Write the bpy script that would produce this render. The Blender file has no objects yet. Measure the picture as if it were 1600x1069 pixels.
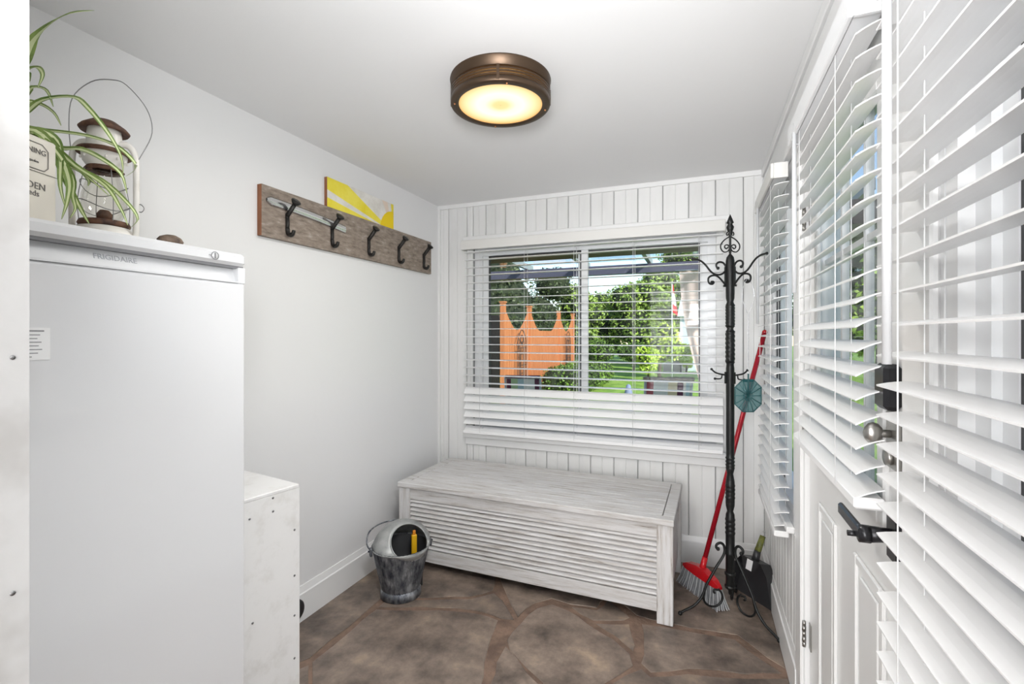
import bpy, bmesh, math, random
from mathutils import Vector, Matrix
random.seed(7)
D = bpy.data; S = bpy.context.scene; COL = S.collection
R = math.radians; PI = math.pi

# ------------------------------------------------------------ camera, light, exposure
F, HZ, CX, CAMZ, YAW = 750.0, 525.0, 800.0, 1.38, R(21.47)
cam = D.cameras.new('camera'); cam.sensor_width = 36.0; cam.lens = F/1600*36
cam.shift_y = -(534.5-HZ)/1600; cam.clip_start = 0.02; cam.clip_end = 300
co = D.objects.new('camera', cam); COL.objects.link(co)
co.location = (0, 0, CAMZ); co.rotation_euler = (PI/2, 0, YAW); S.camera = co

W = D.worlds.new('world'); S.world = W; W.use_nodes = True
wn = W.node_tree.nodes; wl = W.node_tree.links
sky = wn.new('ShaderNodeTexSky'); sky.sky_type = 'NISHITA'; sky.sun_disc = False
sky.sun_elevation = R(34); sky.sun_rotation = R(128); sky.air_density = 1.0; sky.dust_density = 0.2
wl.new(sky.outputs[0], wn['Background'].inputs[0]); wn['Background'].inputs[1].default_value = 0.22

def light(name, kind, loc, energy, color=(1, 1, 1), rot=(0, 0, 0), size=None, size_y=None):
    l = D.lights.new(name, kind); l.energy = energy; l.color = color
    if kind == 'AREA':
        l.shape = 'RECTANGLE'; l.size = size; l.size_y = size_y or size
    elif kind == 'POINT': l.shadow_soft_size = size
    elif kind == 'SUN': l.angle = R(0.6)
    o = D.objects.new(name, l); COL.objects.link(o); o.location = loc; o.rotation_euler = rot
    return o
sun = light('sun', 'SUN', (8, -4, 8), 5.2, (1, .95, .86))
sun.rotation_euler = Vector((-.66, .52, -.52)).to_track_quat('-Z', 'Y').to_euler()
# added fill lights without real fittings, unseen behind the camera
light('hall_fill_high', 'AREA', (-1.0, -1.3, 2.28), 26, (1, .99, .985), (R(35), 0, 0), 1.5, 1.2)
light('hall_fill_low', 'AREA', (-.75, -2.6, 1.15), 96, (.985, .992, 1), (R(90), 0, 0), 1.8, 2.0)  # second added fill, brightens the lower parts of the room
def fill_light(name, loc, aim, w, spread, size=.5, col=(.97, .985, 1)):
    o = light(name, 'AREA', loc, w, col, (0, 0, 0), size, size); o.data.spread = R(spread)
    o.rotation_euler = (Vector(aim)-Vector(loc)).to_track_quat('-Z', 'Y').to_euler()
fill_light('ceiling_fill', (0, -.04, 1.66), (-.85, 2.1, 2.5), 9.5, 100, .3)  # added unseen fill, evens out the ceiling
fill_light('low_left_fill', (.18, .235, 2.26), (-1.1, 1.6, 0), 4.2, 68, .3)  # added unseen fill, lifts the freezer, white box and floor
light('lamp_bulb', 'AREA', (-.704, 1.672, 2.235), 8.3, (1, .965, .92), (0, 0, 0), .28, .28)
S.view_settings.view_transform = 'Standard'; S.view_settings.look = 'None'
S.view_settings.gamma = 1; S.view_settings.use_curve_mapping = False
S.view_settings.exposure = 0.35

# ------------------------------------------------------------ photo geometry -> world
sy, cy = math.sin(YAW), math.cos(YAW)
def ray(px, py):
    u, v = (px-CX)/F, (HZ-py)/F
    return Vector((-sy+u*cy, cy+u*sy, v))
def at(px, py, t): return Vector((0, 0, CAMZ)) + ray(px, py)*t
def onx(px, py, X): r = ray(px, py); return Vector((0, 0, CAMZ)) + r*(X/r.x)
def onz(px, py, z=0): r = ray(px, py); return Vector((0, 0, CAMZ)) + r*((z-CAMZ)/r.z)

# ------------------------------------------------------------ materials
def mat(name, color, rough=.5, metal=0, spec=.5, var=None, vscale=8, bump=0, bscale=40, stretch=(1, 1, 1),
        emit=None, alpha=None, rnd=0, trans=0, detail=4, cuts=(.35, .65), sub=0, coat=0):
    m = D.materials.new(name); m.use_nodes = True
    n, l = m.node_tree.nodes, m.node_tree.links; b = n['Principled BSDF']
    b.inputs['Base Color'].default_value = (*color, 1); b.inputs['Roughness'].default_value = rough
    b.inputs['Metallic'].default_value = metal; b.inputs['Specular IOR Level'].default_value = spec
    b.inputs['Coat Weight'].default_value = coat
    if trans: b.inputs['Transmission Weight'].default_value = trans
    if sub: b.inputs['Subsurface Weight'].default_value = sub
    if alpha is not None: b.inputs['Alpha'].default_value = alpha
    if emit: b.inputs['Emission Color'].default_value = (*emit[0], 1); b.inputs['Emission Strength'].default_value = emit[1]
    if var or bump or rnd:
        tc = n.new('ShaderNodeTexCoord'); mp = n.new('ShaderNodeMapping'); mp.inputs['Scale'].default_value = stretch
        l.new(tc.outputs['Object'], mp.inputs[0])
        if rnd:
            oi = n.new('ShaderNodeObjectInfo'); mu = n.new('ShaderNodeMath'); mu.operation = 'MULTIPLY'; mu.inputs[1].default_value = 37
            l.new(oi.outputs['Random'], mu.inputs[0]); l.new(mu.outputs[0], mp.inputs['Location'])
    col = None
    if var:
        no = n.new('ShaderNodeTexNoise'); no.inputs['Scale'].default_value = vscale; no.inputs['Detail'].default_value = detail
        no.inputs['Roughness'].default_value = .65
        l.new(mp.outputs[0], no.inputs[0]); cr = n.new('ShaderNodeValToRGB')
        e = cr.color_ramp.elements; e[0].position, e[1].position = cuts
        e[0].color = (*var[0], 1); e[1].color = (*var[-1], 1)
        for i, c in enumerate(var[1:-1]):
            x = e.new(cuts[0]+(cuts[1]-cuts[0])*(i+1)/(len(var)-1)); x.color = (*c, 1)
        l.new(no.outputs[0], cr.inputs[0]); col = cr.outputs[0]
        if rnd:
            hs = n.new('ShaderNodeHueSaturation'); mr = n.new('ShaderNodeMapRange')
            mr.inputs['To Min'].default_value = 1-rnd; mr.inputs['To Max'].default_value = 1+rnd
            l.new(oi.outputs['Random'], mr.inputs[0]); l.new(mr.outputs[0], hs.inputs['Value']); l.new(col, hs.inputs['Color']); col = hs.outputs[0]
        l.new(col, b.inputs['Base Color'])
    if bump:
        nb = n.new('ShaderNodeTexNoise'); nb.inputs['Scale'].default_value = bscale; nb.inputs['Detail'].default_value = 5
        l.new(mp.outputs[0], nb.inputs[0]); bp = n.new('ShaderNodeBump'); bp.inputs['Strength'].default_value = bump
        bp.inputs['Distance'].default_value = .01; l.new(nb.outputs[0], bp.inputs['Height']); l.new(bp.outputs[0], b.inputs['Normal'])
    return m

M = {}
M['wall'] = mat('wall_paint', (.80, .80, .80), .38, bump=.05, bscale=25)
M['ceil'] = mat('ceiling_paint', (.84, .84, .84), .75, bump=.04, bscale=30)
M['trim'] = mat('trim_paint', (.82, .82, .815), .3, bump=.03, bscale=30)
M['plank'] = mat('plank_paint', (.75, .75, .74), .45, var=[(.73, .73, .72), (.78, .78, .77), (.79, .79, .78)], vscale=5, stretch=(1, 1, .3), bump=.06, bscale=30, rnd=.03)
M['cream'] = mat('valance_paint', (.72, .715, .69), .45)
M['slat'] = mat('slat_vinyl', (.86, .86, .86), .35, bump=.02, bscale=60, stretch=(.15, 1, 1))
M['cord'] = mat('cord', (.8, .8, .8), .7)
M['wand'] = mat('wand_plastic', (.62, .63, .64), .4)
M['vinyl'] = mat('white_vinyl', (.83, .84, .85), .3)
M['jamb'] = mat('jamb_paint', (.7, .7, .69), .6, var=[(.50, .49, .475), (.60, .595, .585), (.63, .625, .615)], vscale=7, bump=.2, bscale=12)
M['dark'] = mat('dark_gap', (.03, .03, .03), .7)
M['gasket'] = mat('dark_gasket', (.05, .05, .055), .6)
M['stone'] = mat('flagstone', (.2, .14, .1), .42, var=[(.07, .055, .046), (.155, .12, .098), (.25, .195, .158), (.40, .30, .215)], vscale=6.5, bump=.8, bscale=9, rnd=.2, detail=9, cuts=(.3, .72))
M['mortar'] = mat('mortar', (.27, .17, .13), .7, var=[(.13, .085, .063), (.25, .165, .12)], vscale=9, bump=.4, bscale=50)
M['freezer'] = mat('freezer_enamel', (.70, .705, .715), .11, coat=.5, bump=.015, bscale=5)
M['freezer_grey'] = mat('freezer_lettering', (.40, .41, .43), .4)
M['grey'] = mat('shade_and_print_grey', (.2, .2, .21), .5)
M['box'] = mat('box_paint', (.76, .755, .745), .45, var=[(.70, .69, .67), (.78, .775, .765), (.79, .785, .775)], vscale=9, bump=.1, bscale=14)
M['screw'] = mat('screw_steel', (.25, .25, .25), .4, .8)
M['washed'] = mat('whitewashed_wood', (.6, .58, .55), .6, var=[(.24, .205, .175), (.52, .49, .465), (.63, .615, .605), (.69, .68, .68)], vscale=9, stretch=(.55, 7, 7), bump=.3, bscale=18, detail=8, cuts=(.28, .6), rnd=.03)
M['washed_v'] = mat('whitewashed_leg', (.6, .58, .55), .6, var=[(.24, .205, .175), (.52, .49, .465), (.63, .615, .605), (.69, .68, .68)], vscale=9, stretch=(7, 7, .55), bump=.3, bscale=18, detail=8, cuts=(.28, .6))
M['barn'] = mat('weathered_board', (.3, .25, .2), .75, var=[(.12, .095, .075), (.23, .185, .15), (.31, .255, .21), (.48, .42, .37)], vscale=14, stretch=(3, 1.1, 3.6), bump=.5, bscale=20, detail=10, cuts=(.28, .72))
M['cutwood'] = mat('sawn_end', (.26, .10, .045), .6, var=[(.2, .075, .03), (.33, .13, .06)], vscale=20, stretch=(1, 1, .2))
M['iron'] = mat('black_iron', (.017, .018, .018), .38, .5, bump=.15, bscale=60)
M['hookiron'] = mat('hook_iron', (.03, .028, .026), .42, .6, bump=.2, bscale=70)
M['silver'] = mat('polished_silver', (.75, .75, .76), .22, .9, bump=.05)
M['galv'] = mat('galvanised', (.3, .31, .32), .45, .55, var=[(.035, .04, .055), (.12, .13, .15), (.22, .23, .245), (.40, .42, .45)], vscale=26, bump=.3, bscale=50, detail=10, cuts=(.36, .64), stretch=(1, 1, .45))
M['galv2'] = mat('galvanised_hood', (.4, .41, .41), .45, .5, var=[(.22, .23, .23), (.36, .37, .365), (.45, .455, .45)], vscale=9, bump=.1, detail=6)
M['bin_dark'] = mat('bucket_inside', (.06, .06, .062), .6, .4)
M['yellowpl'] = mat('yellow_plastic', (.75, .42, .01), .4)
M['yellow'] = mat('yellow_paint', (.86, .72, .03), .55, var=[(.80, .66, .02), (.89, .78, .10)], vscale=7)
M['yellowd'] = mat('deep_yellow_paint', (.85, .62, .0), .55)
M['offwhite'] = mat('off_white_paint', (.75, .73, .68), .6, var=[(.66, .63, .58), (.8, .78, .74)], vscale=14)
M['bronze'] = mat('bronze', (.085, .055, .035), .4, .75)
M['copper'] = mat('copper_edge', (.45, .2, .09), .35, .8)
M['red'] = mat('red_plastic', (.55, .012, .018), .25)
M['redtube'] = mat('red_metal_tube', (.42, .010, .022), .25, .2)
M['bristle'] = mat('grey_bristle', (.20, .205, .215), .6)
M['bristle2'] = mat('pale_bristle', (.45, .46, .47), .6)
M['blackpl'] = mat('black_plastic', (.028, .028, .03), .4)
M['olive'] = mat('olive_rubber', (.14, .15, .03), .5, var=[(.05, .06, .02), (.22, .23, .05)], vscale=25)
M['teal'] = mat('teal_plastic', (.03, .17, .18), .35, alpha=.55)
M['tealdark'] = mat('teal_rib', (.012, .075, .08), .4)
M['wire'] = mat('bright_wire', (.7, .7, .72), .3, .8)
M['blackhw'] = mat('black_hardware', (.022, .022, .025), .28, .4)
M['nickel'] = mat('brushed_nickel', (.38, .37, .35), .28, .9)
M['doorp'] = mat('door_paint', (.79, .79, .78), .3)
M['tin'] = mat('cream_tin', (.70, .66, .58), .4)
M['ink'] = mat('ink', (.16, .15, .14), .6)
M['leaf1'] = mat('spider_leaf', (.16, .26, .05), .45, var=[(.10, .19, .03), (.28, .38, .10)], vscale=18)
M['leaf2'] = mat('spider_leaf_stripe', (.68, .74, .42), .45)
M['pot'] = mat('terracotta', (.35, .14, .07), .7)
M['soil'] = mat('soil', (.05, .03, .02), .9)
M['enamel'] = mat('lantern_enamel', (.74, .71, .66), .35, var=[(.16, .07, .035), (.70, .66, .60), (.78, .75, .70)], vscale=10, cuts=(.28, .44))
M['rust'] = mat('rust', (.10, .045, .025), .7, var=[(.05, .022, .015), (.16, .075, .04)], vscale=30, bump=.3)
M['drift'] = mat('brown_stone', (.13, .09, .06), .7, var=[(.06, .04, .03), (.2, .14, .1)], vscale=40, bump=.5)
M['clear'] = mat('paper_label', (.84, .84, .84), .5)

def glass_mat(name, tint=(1, 1, 1), refl=.06):
    m = D.materials.new(name); m.use_nodes = True; n, l = m.node_tree.nodes, m.node_tree.links; n.clear()
    o = n.new('ShaderNodeOutputMaterial'); t = n.new('ShaderNodeBsdfTransparent'); t.inputs[0].default_value = (*tint, 1)
    g = n.new('ShaderNodeBsdfGlossy'); g.inputs['Roughness'].default_value = .02; x = n.new('ShaderNodeMixShader')
    f = n.new('ShaderNodeFresnel'); f.inputs[0].default_value = 1.35
    mu = n.new('ShaderNodeMath'); mu.operation = 'MULTIPLY'; mu.inputs[1].default_value = refl/.05
    mi_ = n.new('ShaderNodeMath'); mi_.operation = 'MINIMUM'; mi_.inputs[1].default_value = .3
    l.new(f.outputs[0], mu.inputs[0]); l.new(mu.outputs[0], mi_.inputs[0]); l.new(mi_.outputs[0], x.inputs[0])
    l.new(t.outputs[0], x.inputs[1]); l.new(g.outputs[0], x.inputs[2]); l.new(x.outputs[0], o.inputs[0])
    return m
M['glass'] = glass_mat('window_glass', (.97, .98, .98), .02)
M['globe'] = glass_mat('globe_glass', (.93, .92, .89), .07)
M['poly'] = glass_mat('roof_glazing', (.90, .94, .98), .03)

def lamp_glass():
    m = D.materials.new('lamp_glass'); m.use_nodes = True; n, l = m.node_tree.nodes, m.node_tree.links
    b = n['Principled BSDF']; tc = n.new('ShaderNodeTexCoord'); ln = n.new('ShaderNodeVectorMath'); ln.operation = 'LENGTH'
    mp = n.new('ShaderNodeMapping'); mp.inputs['Scale'].default_value = (1, 1, 0)
    l.new(tc.outputs['Object'], mp.inputs[0]); l.new(mp.outputs[0], ln.inputs[0])
    cr = n.new('ShaderNodeValToRGB'); e = cr.color_ramp.elements
    e[0].position = 0; e[0].color = (.95, .66, .24, 1); e[1].position = 1; e[1].color = (.80, .38, .08, 1)
    for p, c in ((.16, (.97, .70, .28, 1)), (.36, (1.0, .95, .75, 1)), (.55, (1, .97, .82, 1)), (.80, (1, .80, .42, 1)), (.93, (1, .62, .22, 1))):
        x = e.new(p); x.color = c
    mu = n.new('ShaderNodeMath'); mu.operation = 'DIVIDE'; mu.inputs[1].default_value = .16
    l.new(ln.outputs['Value'], mu.inputs[0]); l.new(mu.outputs[0], cr.inputs[0]); l.new(cr.outputs[0], b.inputs['Emission Color'])
    b.inputs['Emission Strength'].default_value = .82; b.inputs['Base Color'].default_value = (.2, .17, .12, 1)
    return m
M['lampglass'] = lamp_glass()
# outdoors
def cloth_mat(name, c):
    m = D.materials.new(name); m.use_nodes = True; n, l = m.node_tree.nodes, m.node_tree.links; n.clear()
    o = n.new('ShaderNodeOutputMaterial'); a = n.new('ShaderNodeBsdfDiffuse'); b = n.new('ShaderNodeBsdfTranslucent'); x = n.new('ShaderNodeMixShader')
    a.inputs[0].default_value = b.inputs[0].default_value = (*c, 1); x.inputs[0].default_value = .4
    l.new(a.outputs[0], x.inputs[1]); l.new(b.outputs[0], x.inputs[2]); l.new(x.outputs[0], o.inputs[0]); return m
M['lawn'] = mat('lawn', (.16, .3, .04), .8, var=[(.10, .20, .02), (.22, .38, .05), (.36, .5, .09)], vscale=3, bump=.5, bscale=60, cuts=(.3, .7))
M['paver'] = mat('patio_concrete', (.2, .2, .2), .8, var=[(.14, .14, .15), (.24, .23, .23)], vscale=2, bump=.2)
M['bark'] = mat('bark', (.10, .07, .05), .9, bump=.5)
def leafmat(name, a, b): return mat(name, a, .55, var=[a, b], vscale=1.6, detail=3, cuts=(.35, .65))
M['pine'] = leafmat('dark_needles', (.022, .035, .014), (.07, .10, .03))
M['green'] = leafmat('mid_leaves', (.10, .18, .025), (.36, .50, .09))
M['lime'] = leafmat('bright_leaves', (.30, .46, .04), (.62, .78, .12))
M['hedge'] = leafmat('hedge_leaves', (.05, .10, .015), (.17, .30, .04))
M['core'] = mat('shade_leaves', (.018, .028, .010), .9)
M['fence'] = mat('orange_stain', (.5, .17, .06), .7, var=[(.40, .135, .045), (.50, .185, .07)], vscale=4, stretch=(4, 4, .4), bump=.2)
M['purple'] = mat('beam_paint', (.13, .12, .16), .5)
M['brownbeam'] = mat('brown_soffit', (.10, .055, .04), .55, var=[(.07, .035, .025), (.15, .09, .065)], vscale=5, stretch=(.3, 3, 3))
M['rafter'] = mat('rafter_paint', (.45, .47, .46), .5)
M['fabric'] = cloth_mat('curtain_cloth', (.9, .68, .6))
M['greycloth'] = mat('grey_curtain_cloth', (.36, .38, .41), .8)
M['siding'] = mat('pale_siding', (.55, .66, .70), .6)
M['housewall'] = mat('cream_siding', (.82, .80, .75), .6)
M['roof'] = mat('roof_shingle', (.1, .1, .1), .9)
M['cushion_red'] = mat('cloth_red', (.5, .12, .14), .8); M['cushion_white'] = mat('cloth_white', (.8, .8, .76), .8)
M['cushion_green'] = mat('cloth_green', (.45, .6, .35), .8); M['cushion_wine'] = mat('cloth_wine', (.12, .03, .07), .8)
M['cushion_cream'] = mat('cloth_cream', (.8, .68, .45), .8); M['cushion_blue'] = mat('cloth_blue', (.45, .6, .65), .8)
M['flagred'] = mat('flag_red', (.7, .03, .04), .7); M['flagwhite'] = mat('flag_white', (.85, .85, .85), .7)
M['wicker'] = mat('braid', (.2, .13, .09), .8, var=[(.05, .03, .02), (.5, .4, .3)], vscale=40)
M['binpanel'] = mat('bin_panel', (.42, .36, .33), .6)
M['rusttrellis'] = mat('trellis_wire', (.09, .05, .035), .6, .4)

# ------------------------------------------------------------ mesh builder
class MB:
    def __init__(s): s.v = []; s.f = []; s.mi = []; s.m = 0; s.sm = []; s.smooth = False
    def add(s, vs, fs, T=None):
        o = len(s.v)
        s.v += [tuple(T @ Vector(v)) if T else tuple(v) for v in vs]
        for f in fs: s.f.append([i+o for i in f]); s.mi.append(s.m); s.sm.append(s.smooth)
        return s
    def box(s, x0, x1, y0, y1, z0, z1, T=None, bev=0):
        if bev:
            b = bev; vs = []
            for z, k in ((z0, b), (z0+b, 0), (z1-b, 0), (z1, b)):
                for x, y in ((x0+k, y0+b), (x0+b, y0+k), (x1-b, y0+k), (x1-k, y0+b), (x1-k, y1-b), (x1-b, y1-k), (x0+b, y1-k), (x0+k, y1-b)): vs.append((x, y, z))
            fs = [list(range(7, -1, -1)), list(range(24, 32))]
            for q in range(3):
                for i in range(8): fs.append([q*8+i, q*8+(i+1) % 8, q*8+8+(i+1) % 8, q*8+8+i])
            return s.add(vs, fs, T)
        vs = [(x, y, z) for z in (z0, z1) for x, y in ((x0, y0), (x1, y0), (x1, y1), (x0, y1))]
        return s.add(vs, [(3, 2, 1, 0), (4, 5, 6, 7), (0, 1, 5, 4), (1, 2, 6, 5), (2, 3, 7, 6), (3, 0, 4, 7)], T)
    def prism(s, pts, z0, z1, T=None, inset=0):
        n = len(pts); top = pts
        if inset:
            c = Vector((sum(p[0] for p in pts)/n, sum(p[1] for p in pts)/n))
            top = [tuple(Vector(p[:2])+(c-Vector(p[:2])).normalized()*inset) for p in pts]
            vs = [(p[0], p[1], z0) for p in pts]+[(p[0], p[1], z1-inset*.6) for p in pts]+[(p[0], p[1], z1) for p in top]
            fs = [list(range(2*n, 3*n))]
            for q in (0, 1):
                for i in range(n): fs.append([q*n+i, q*n+(i+1) % n, (q+1)*n+(i+1) % n, (q+1)*n+i])
            return s.add(vs, fs, T)
        vs = [(p[0], p[1], z0) for p in pts]+[(p[0], p[1], z1) for p in pts]
        fs = [list(range(n-1, -1, -1)), list(range(n, 2*n))]+[[i, (i+1) % n, n+(i+1) % n, n+i] for i in range(n)]
        return s.add(vs, fs, T)
    def lathe(s, prof, c=(0, 0, 0), seg=24, T=None, ribs=0, ribd=0, sx=1):
        vs = []; fs = []
        for r, z in prof:
            for i in range(seg):
                a = 2*PI*i/seg; rr = r*(1+ribd*math.cos(ribs*a)) if ribs else r
                vs.append((c[0]+rr*math.cos(a)*sx, c[1]+rr*math.sin(a), c[2]+z))
        for q in range(len(prof)-1):
            for i in range(seg): fs.append([q*seg+i, q*seg+(i+1) % seg, (q+1)*seg+(i+1) % seg, (q+1)*seg+i])
        sm = s.smooth; s.smooth = True; s.add(vs, fs, T); s.smooth = sm
        return s
    def tube(s, pts, r, seg=8, caps=True, T=None, twist=0, lob=0):
        P = [Vector(p) for p in pts]; n = len(P)
        rs = r if isinstance(r, (list, tuple)) else [r]*n
        tg = [(P[min(i+1, n-1)]-P[max(i-1, 0)]).normalized() for i in range(n)]
        a = Vector((0, 0, 1)) if abs(tg[0].z) < .9 else Vector((1, 0, 0))
        N = tg[0].cross(a).normalized(); vs = []
        for i in range(n):
            N = (N-tg[i]*N.dot(tg[i])).normalized(); B = tg[i].cross(N)
            for k in range(seg):
                g = 2*PI*k/seg; rr = rs[i]*(1+lob*math.cos(3*(g+twist*i)))
                vs.append(P[i]+N*math.cos(g)*rr+B*math.sin(g)*rr)
        fs = [[q*seg+i, q*seg+(i+1) % seg, (q+1)*seg+(i+1) % seg, (q+1)*seg+i] for q in range(n-1) for i in range(seg)]
        if caps: fs += [list(range(seg-1, -1, -1)), list(range((n-1)*seg, n*seg))]
        sm = s.smooth; s.smooth = True; s.add(vs, fs, T); s.smooth = sm
        return s
    def ball(s, c, r, seg=10, sc=(1, 1, 1), T=None):
        prof = [(max(1e-4, math.sin(PI*i/6)), -math.cos(PI*i/6)) for i in range(7)]
        t = Matrix.Translation(c) @ Matrix.Diagonal((r*sc[0], r*sc[1], r*sc[2], 1))
        return s.lathe(prof, seg=seg, T=(T @ t) if T else t)
    def build(s, name, mats, parent=None, T=None):
        me = D.meshes.new(name); me.from_pydata(s.v, [], s.f)
        for m in (mats if isinstance(mats, (list, tuple)) else [mats]): me.materials.append(m)
        me.polygons.foreach_set('material_index', s.mi); me.polygons.foreach_set('use_smooth', s.sm); me.update()
        o = D.objects.new(name, me); COL.objects.link(o)
        if parent: o.parent = parent
        if T: o.matrix_local = T
        return o
def tag(o, label=None, cat=None, group=None, kind=None):
    if label: o['label'] = label
    if cat: o['category'] = cat
    if group: o['group'] = group
    if kind: o['kind'] = kind
    return o
def thing(name, label, cat, loc=(0, 0, 0), rz=0, group=None):
    o = D.objects.new(name, None); COL.objects.link(o); o.location = loc; o.rotation_euler = (0, 0, rz); o.empty_display_size = .1
    return tag(o, label, cat, group)
def inst(o, parent, loc=None, rot=None):
    c = o.copy(); COL.objects.link(c); c.parent = parent
    if loc is not None: c.location = loc
    if rot is not None: c.rotation_euler = rot
    return c
def struct(name, mb, m, label=None, cat=None):
    o = mb.build(name, m); o['kind'] = 'structure'
    if label: o['label'] = label
    if cat: o['category'] = cat
    return o
def smooth(pts, k=4):
    P = [Vector(p) for p in pts]; out = []
    for i in range(len(P)-1):
        a, b, c, d = P[max(i-1, 0)], P[i], P[i+1], P[min(i+2, len(P)-1)]
        for j in range(k):
            t = j/k
            out.append(.5*((2*b)+(c-a)*t+(2*a-5*b+4*c-d)*t*t+(3*b-a-3*c+d)*t**3))
    return out+[P[-1]]
def text(body, size, parent, m, T, name='lettering', ext=.0004):
    c = D.curves.new('lettering', 'FONT'); c.body = body; c.size = size; c.extrude = ext; c.align_x = 'CENTER'; c.align_y = 'CENTER'
    c.resolution_u = 3
    o = D.objects.new('lettering_source', c); COL.objects.link(o)
    dg = bpy.context.evaluated_depsgraph_get(); me = D.meshes.new_from_object(o.evaluated_get(dg)); D.objects.remove(o)
    me.materials.clear(); me.materials.append(m)
    t = D.objects.new(name, me); COL.objects.link(t); t.parent = parent; t.matrix_local = T
    return t

XL, XR, YB, ZC, YF = -1.81, .345, 3.12, 2.34, .256
# ------------------------------------------------------------ room shell
fl = struct('floor', MB().box(XL-.1, XR+.2, -3.0, YB+.12, -.12, -.0035), M['mortar'])
struct('ceiling', MB().box(XL-.1, XR+.13, YF, YB+.12, ZC, ZC+.1), M['ceil'])
struct('wall_left', MB().box(XL-.12, XL, YF, YB+.12, -.1, ZC), M['wall'])
# back wall with window opening
wx0, wx1, wz0, wz1 = -1.53, .10, .66, 2.03
mb = MB(); y0, y1 = YB+.012, YB+.15
mb.box(XL, wx0, y0, y1, -.1, ZC).box(wx1, XR+.13, y0, y1, -.1, ZC).box(wx0, wx1, y0, y1, -.1, wz0).box(wx0, wx1, y0, y1, wz1, ZC)
wb = struct('wall_back', mb, mat('groove_grey', (.3, .3, .295), .7))  # mid grey backing, visible in the grooves between planks
def plank(x0, x1, z0, z1, par, m=None, T=None):
    h, d, g = .012, .006, .0022
    xm = (x0+x1)/2
    pr = [(x0+g, h), (x0+g, d*.5), (x0+g+.004, 0), (xm-.003, 0), (xm, d*.55), (xm+.003, 0), (x1-g-.004, 0), (x1-g, d*.5), (x1-g, h)]
    vs = [(x, YB+y, z) for z in (z0, z1) for x, y in pr]; n = len(pr)
    b = MB().add(vs, [[i, i+1, n+i+1, n+i] for i in range(n-1)]+[list(range(n-1, -1, -1)), list(range(n, 2*n))], T)
    return b.build('plank', m or M['plank'], par)
x = -1.428-.151*3
while x < XR-.001:
    a, b = max(x, XL+.001), min(x+.151, XR-.001)
    if b-a > .02:
        if b < wx0+.02 or a > wx1-.02: plank(a, b, 0, ZC, wb)
        elif a < wx0 < b:
            plank(a, wx0, 0, ZC, wb); plank(wx0, b, 0, wz0, wb); plank(wx0, b, wz1, ZC, wb)
        elif a < wx1 < b:
            plank(wx1, b, 0, ZC, wb); plank(a, wx1, 0, wz0, wb); plank(a, wx1, wz1, ZC, wb)
        else:
            plank(a, b, 0, wz0, wb); plank(a, b, wz1, ZC, wb)
    x += .151
# right wall: window 2 (far), door, window 3 (near)
mb = MB(); xa, xb = XR, XR+.12
mb.box(xa, xb, 3.0, YB+.012, -.1, ZC).box(xa, xb, 2.2, 3.0, -.1, .62).box(xa, xb, 2.2, 3.0, 2.02, ZC).box(xa, xb, 1.99, 2.2, -.1, ZC)
mb.box(xa, xb, 1.03, 1.99, 2.07, ZC).box(xa, xb, .88, 1.03, -.1, ZC).box(xa, xb, -.25, .88, -.1, .70).box(xa, xb, -.25, .88, 2.02, ZC).box(xa, xb, -3, -.25, -.1, ZC)
struct('wall_right', mb, M['wall'])
mb = MB(); mb.box(XL-.1, -.6, .10, YF, -.1, ZC)
mb.box(-.6, XR, .10, YF, 2.325, ZC)
struct('wall_front', mb, M['wall'])
mb = MB().box(-.612, -.597, .085, YF+.002, 0, 2.33); mb.box(-.70, -.597, .078, .098, 0, 2.33)
dj = struct('trim_1', mb, M['jamb'])
# strike and screw marks on the painted jamb
mb = MB()
for z in (.52, .85, 1.14, 1.36): mb.tube([(-.5975, .246, z), (-.5965, .246, z)], .0022, 8)
mb.build('screw_head', M['screw'], dj)
# adjoining room behind the camera
mb = MB(); mb.box(-2.6, XR+.1, -3.1, -3.0, -.1, 2.5).box(-2.7, -2.6, -3.1, .1, -.1, 2.5).box(-2.6, XL-.1, .1, .2, -.1, 2.5)
struct('wall_hall', mb, M['wall'])
struct('ceiling_hall', MB().box(-2.7, XR+.12, -3.1, YF, ZC+.001, ZC+.12), M['ceil'])
struct('floor_hall', MB().box(-2.7, XL-.1, -3.1, .1, -.1, -.003), M['mortar'])
# house body above, seen from outside only
struct('roof_house', MB().box(-6, .5, -6, YB+.15, ZC+.13, ZC+.3), M['roof'])

# baseboards
def baseboard(name, length, T, h=.165):
    pr = [(0, 0), (.017, 0), (.017, h-.035), (.012, h-.03), (.006, h), (0, h)]
    n = len(pr); vs = [(xx, -y, z) for xx in (0, length) for y, z in pr]
    fs = [[i, (i+1) % n, n+(i+1) % n, n+i] for i in range(n)]+[list(range(n)), list(range(2*n-1, n-1, -1))]
    struct(name, MB().add(vs, fs, T), M['trim'])
baseboard('baseboard_left', YB-YF, Matrix.Translation((XL, YF, 0)) @ Matrix.Rotation(PI/2, 4, 'Z'))
baseboard('baseboard_back', XR-XL, Matrix.Translation((XL, YB, 0)))
baseboard('baseboard_right', YB-2.06, Matrix.Translation((XR, YB, 0)) @ Matrix.Rotation(-PI/2, 4, 'Z'))
# ceiling trims
struct('trim_2', MB().box(XL, XR, YB-.014, YB, ZC-.028, ZC), M['trim'])
mb = MB().box(XR-.02, XR, YF, YB-.014, ZC-.045, ZC, bev=.004).box(XR-.012, XR, YF, YB, 2.135, ZC-.06).box(XR-.03, XR, YF, YB-.1, 2.10, 2.13, bev=.004)
struct('trim_3', mb, M['trim'])
struct('trim_4', MB().box(XL, XL+.018, YB-.018, YB, .17, ZC), M['trim'])
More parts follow.
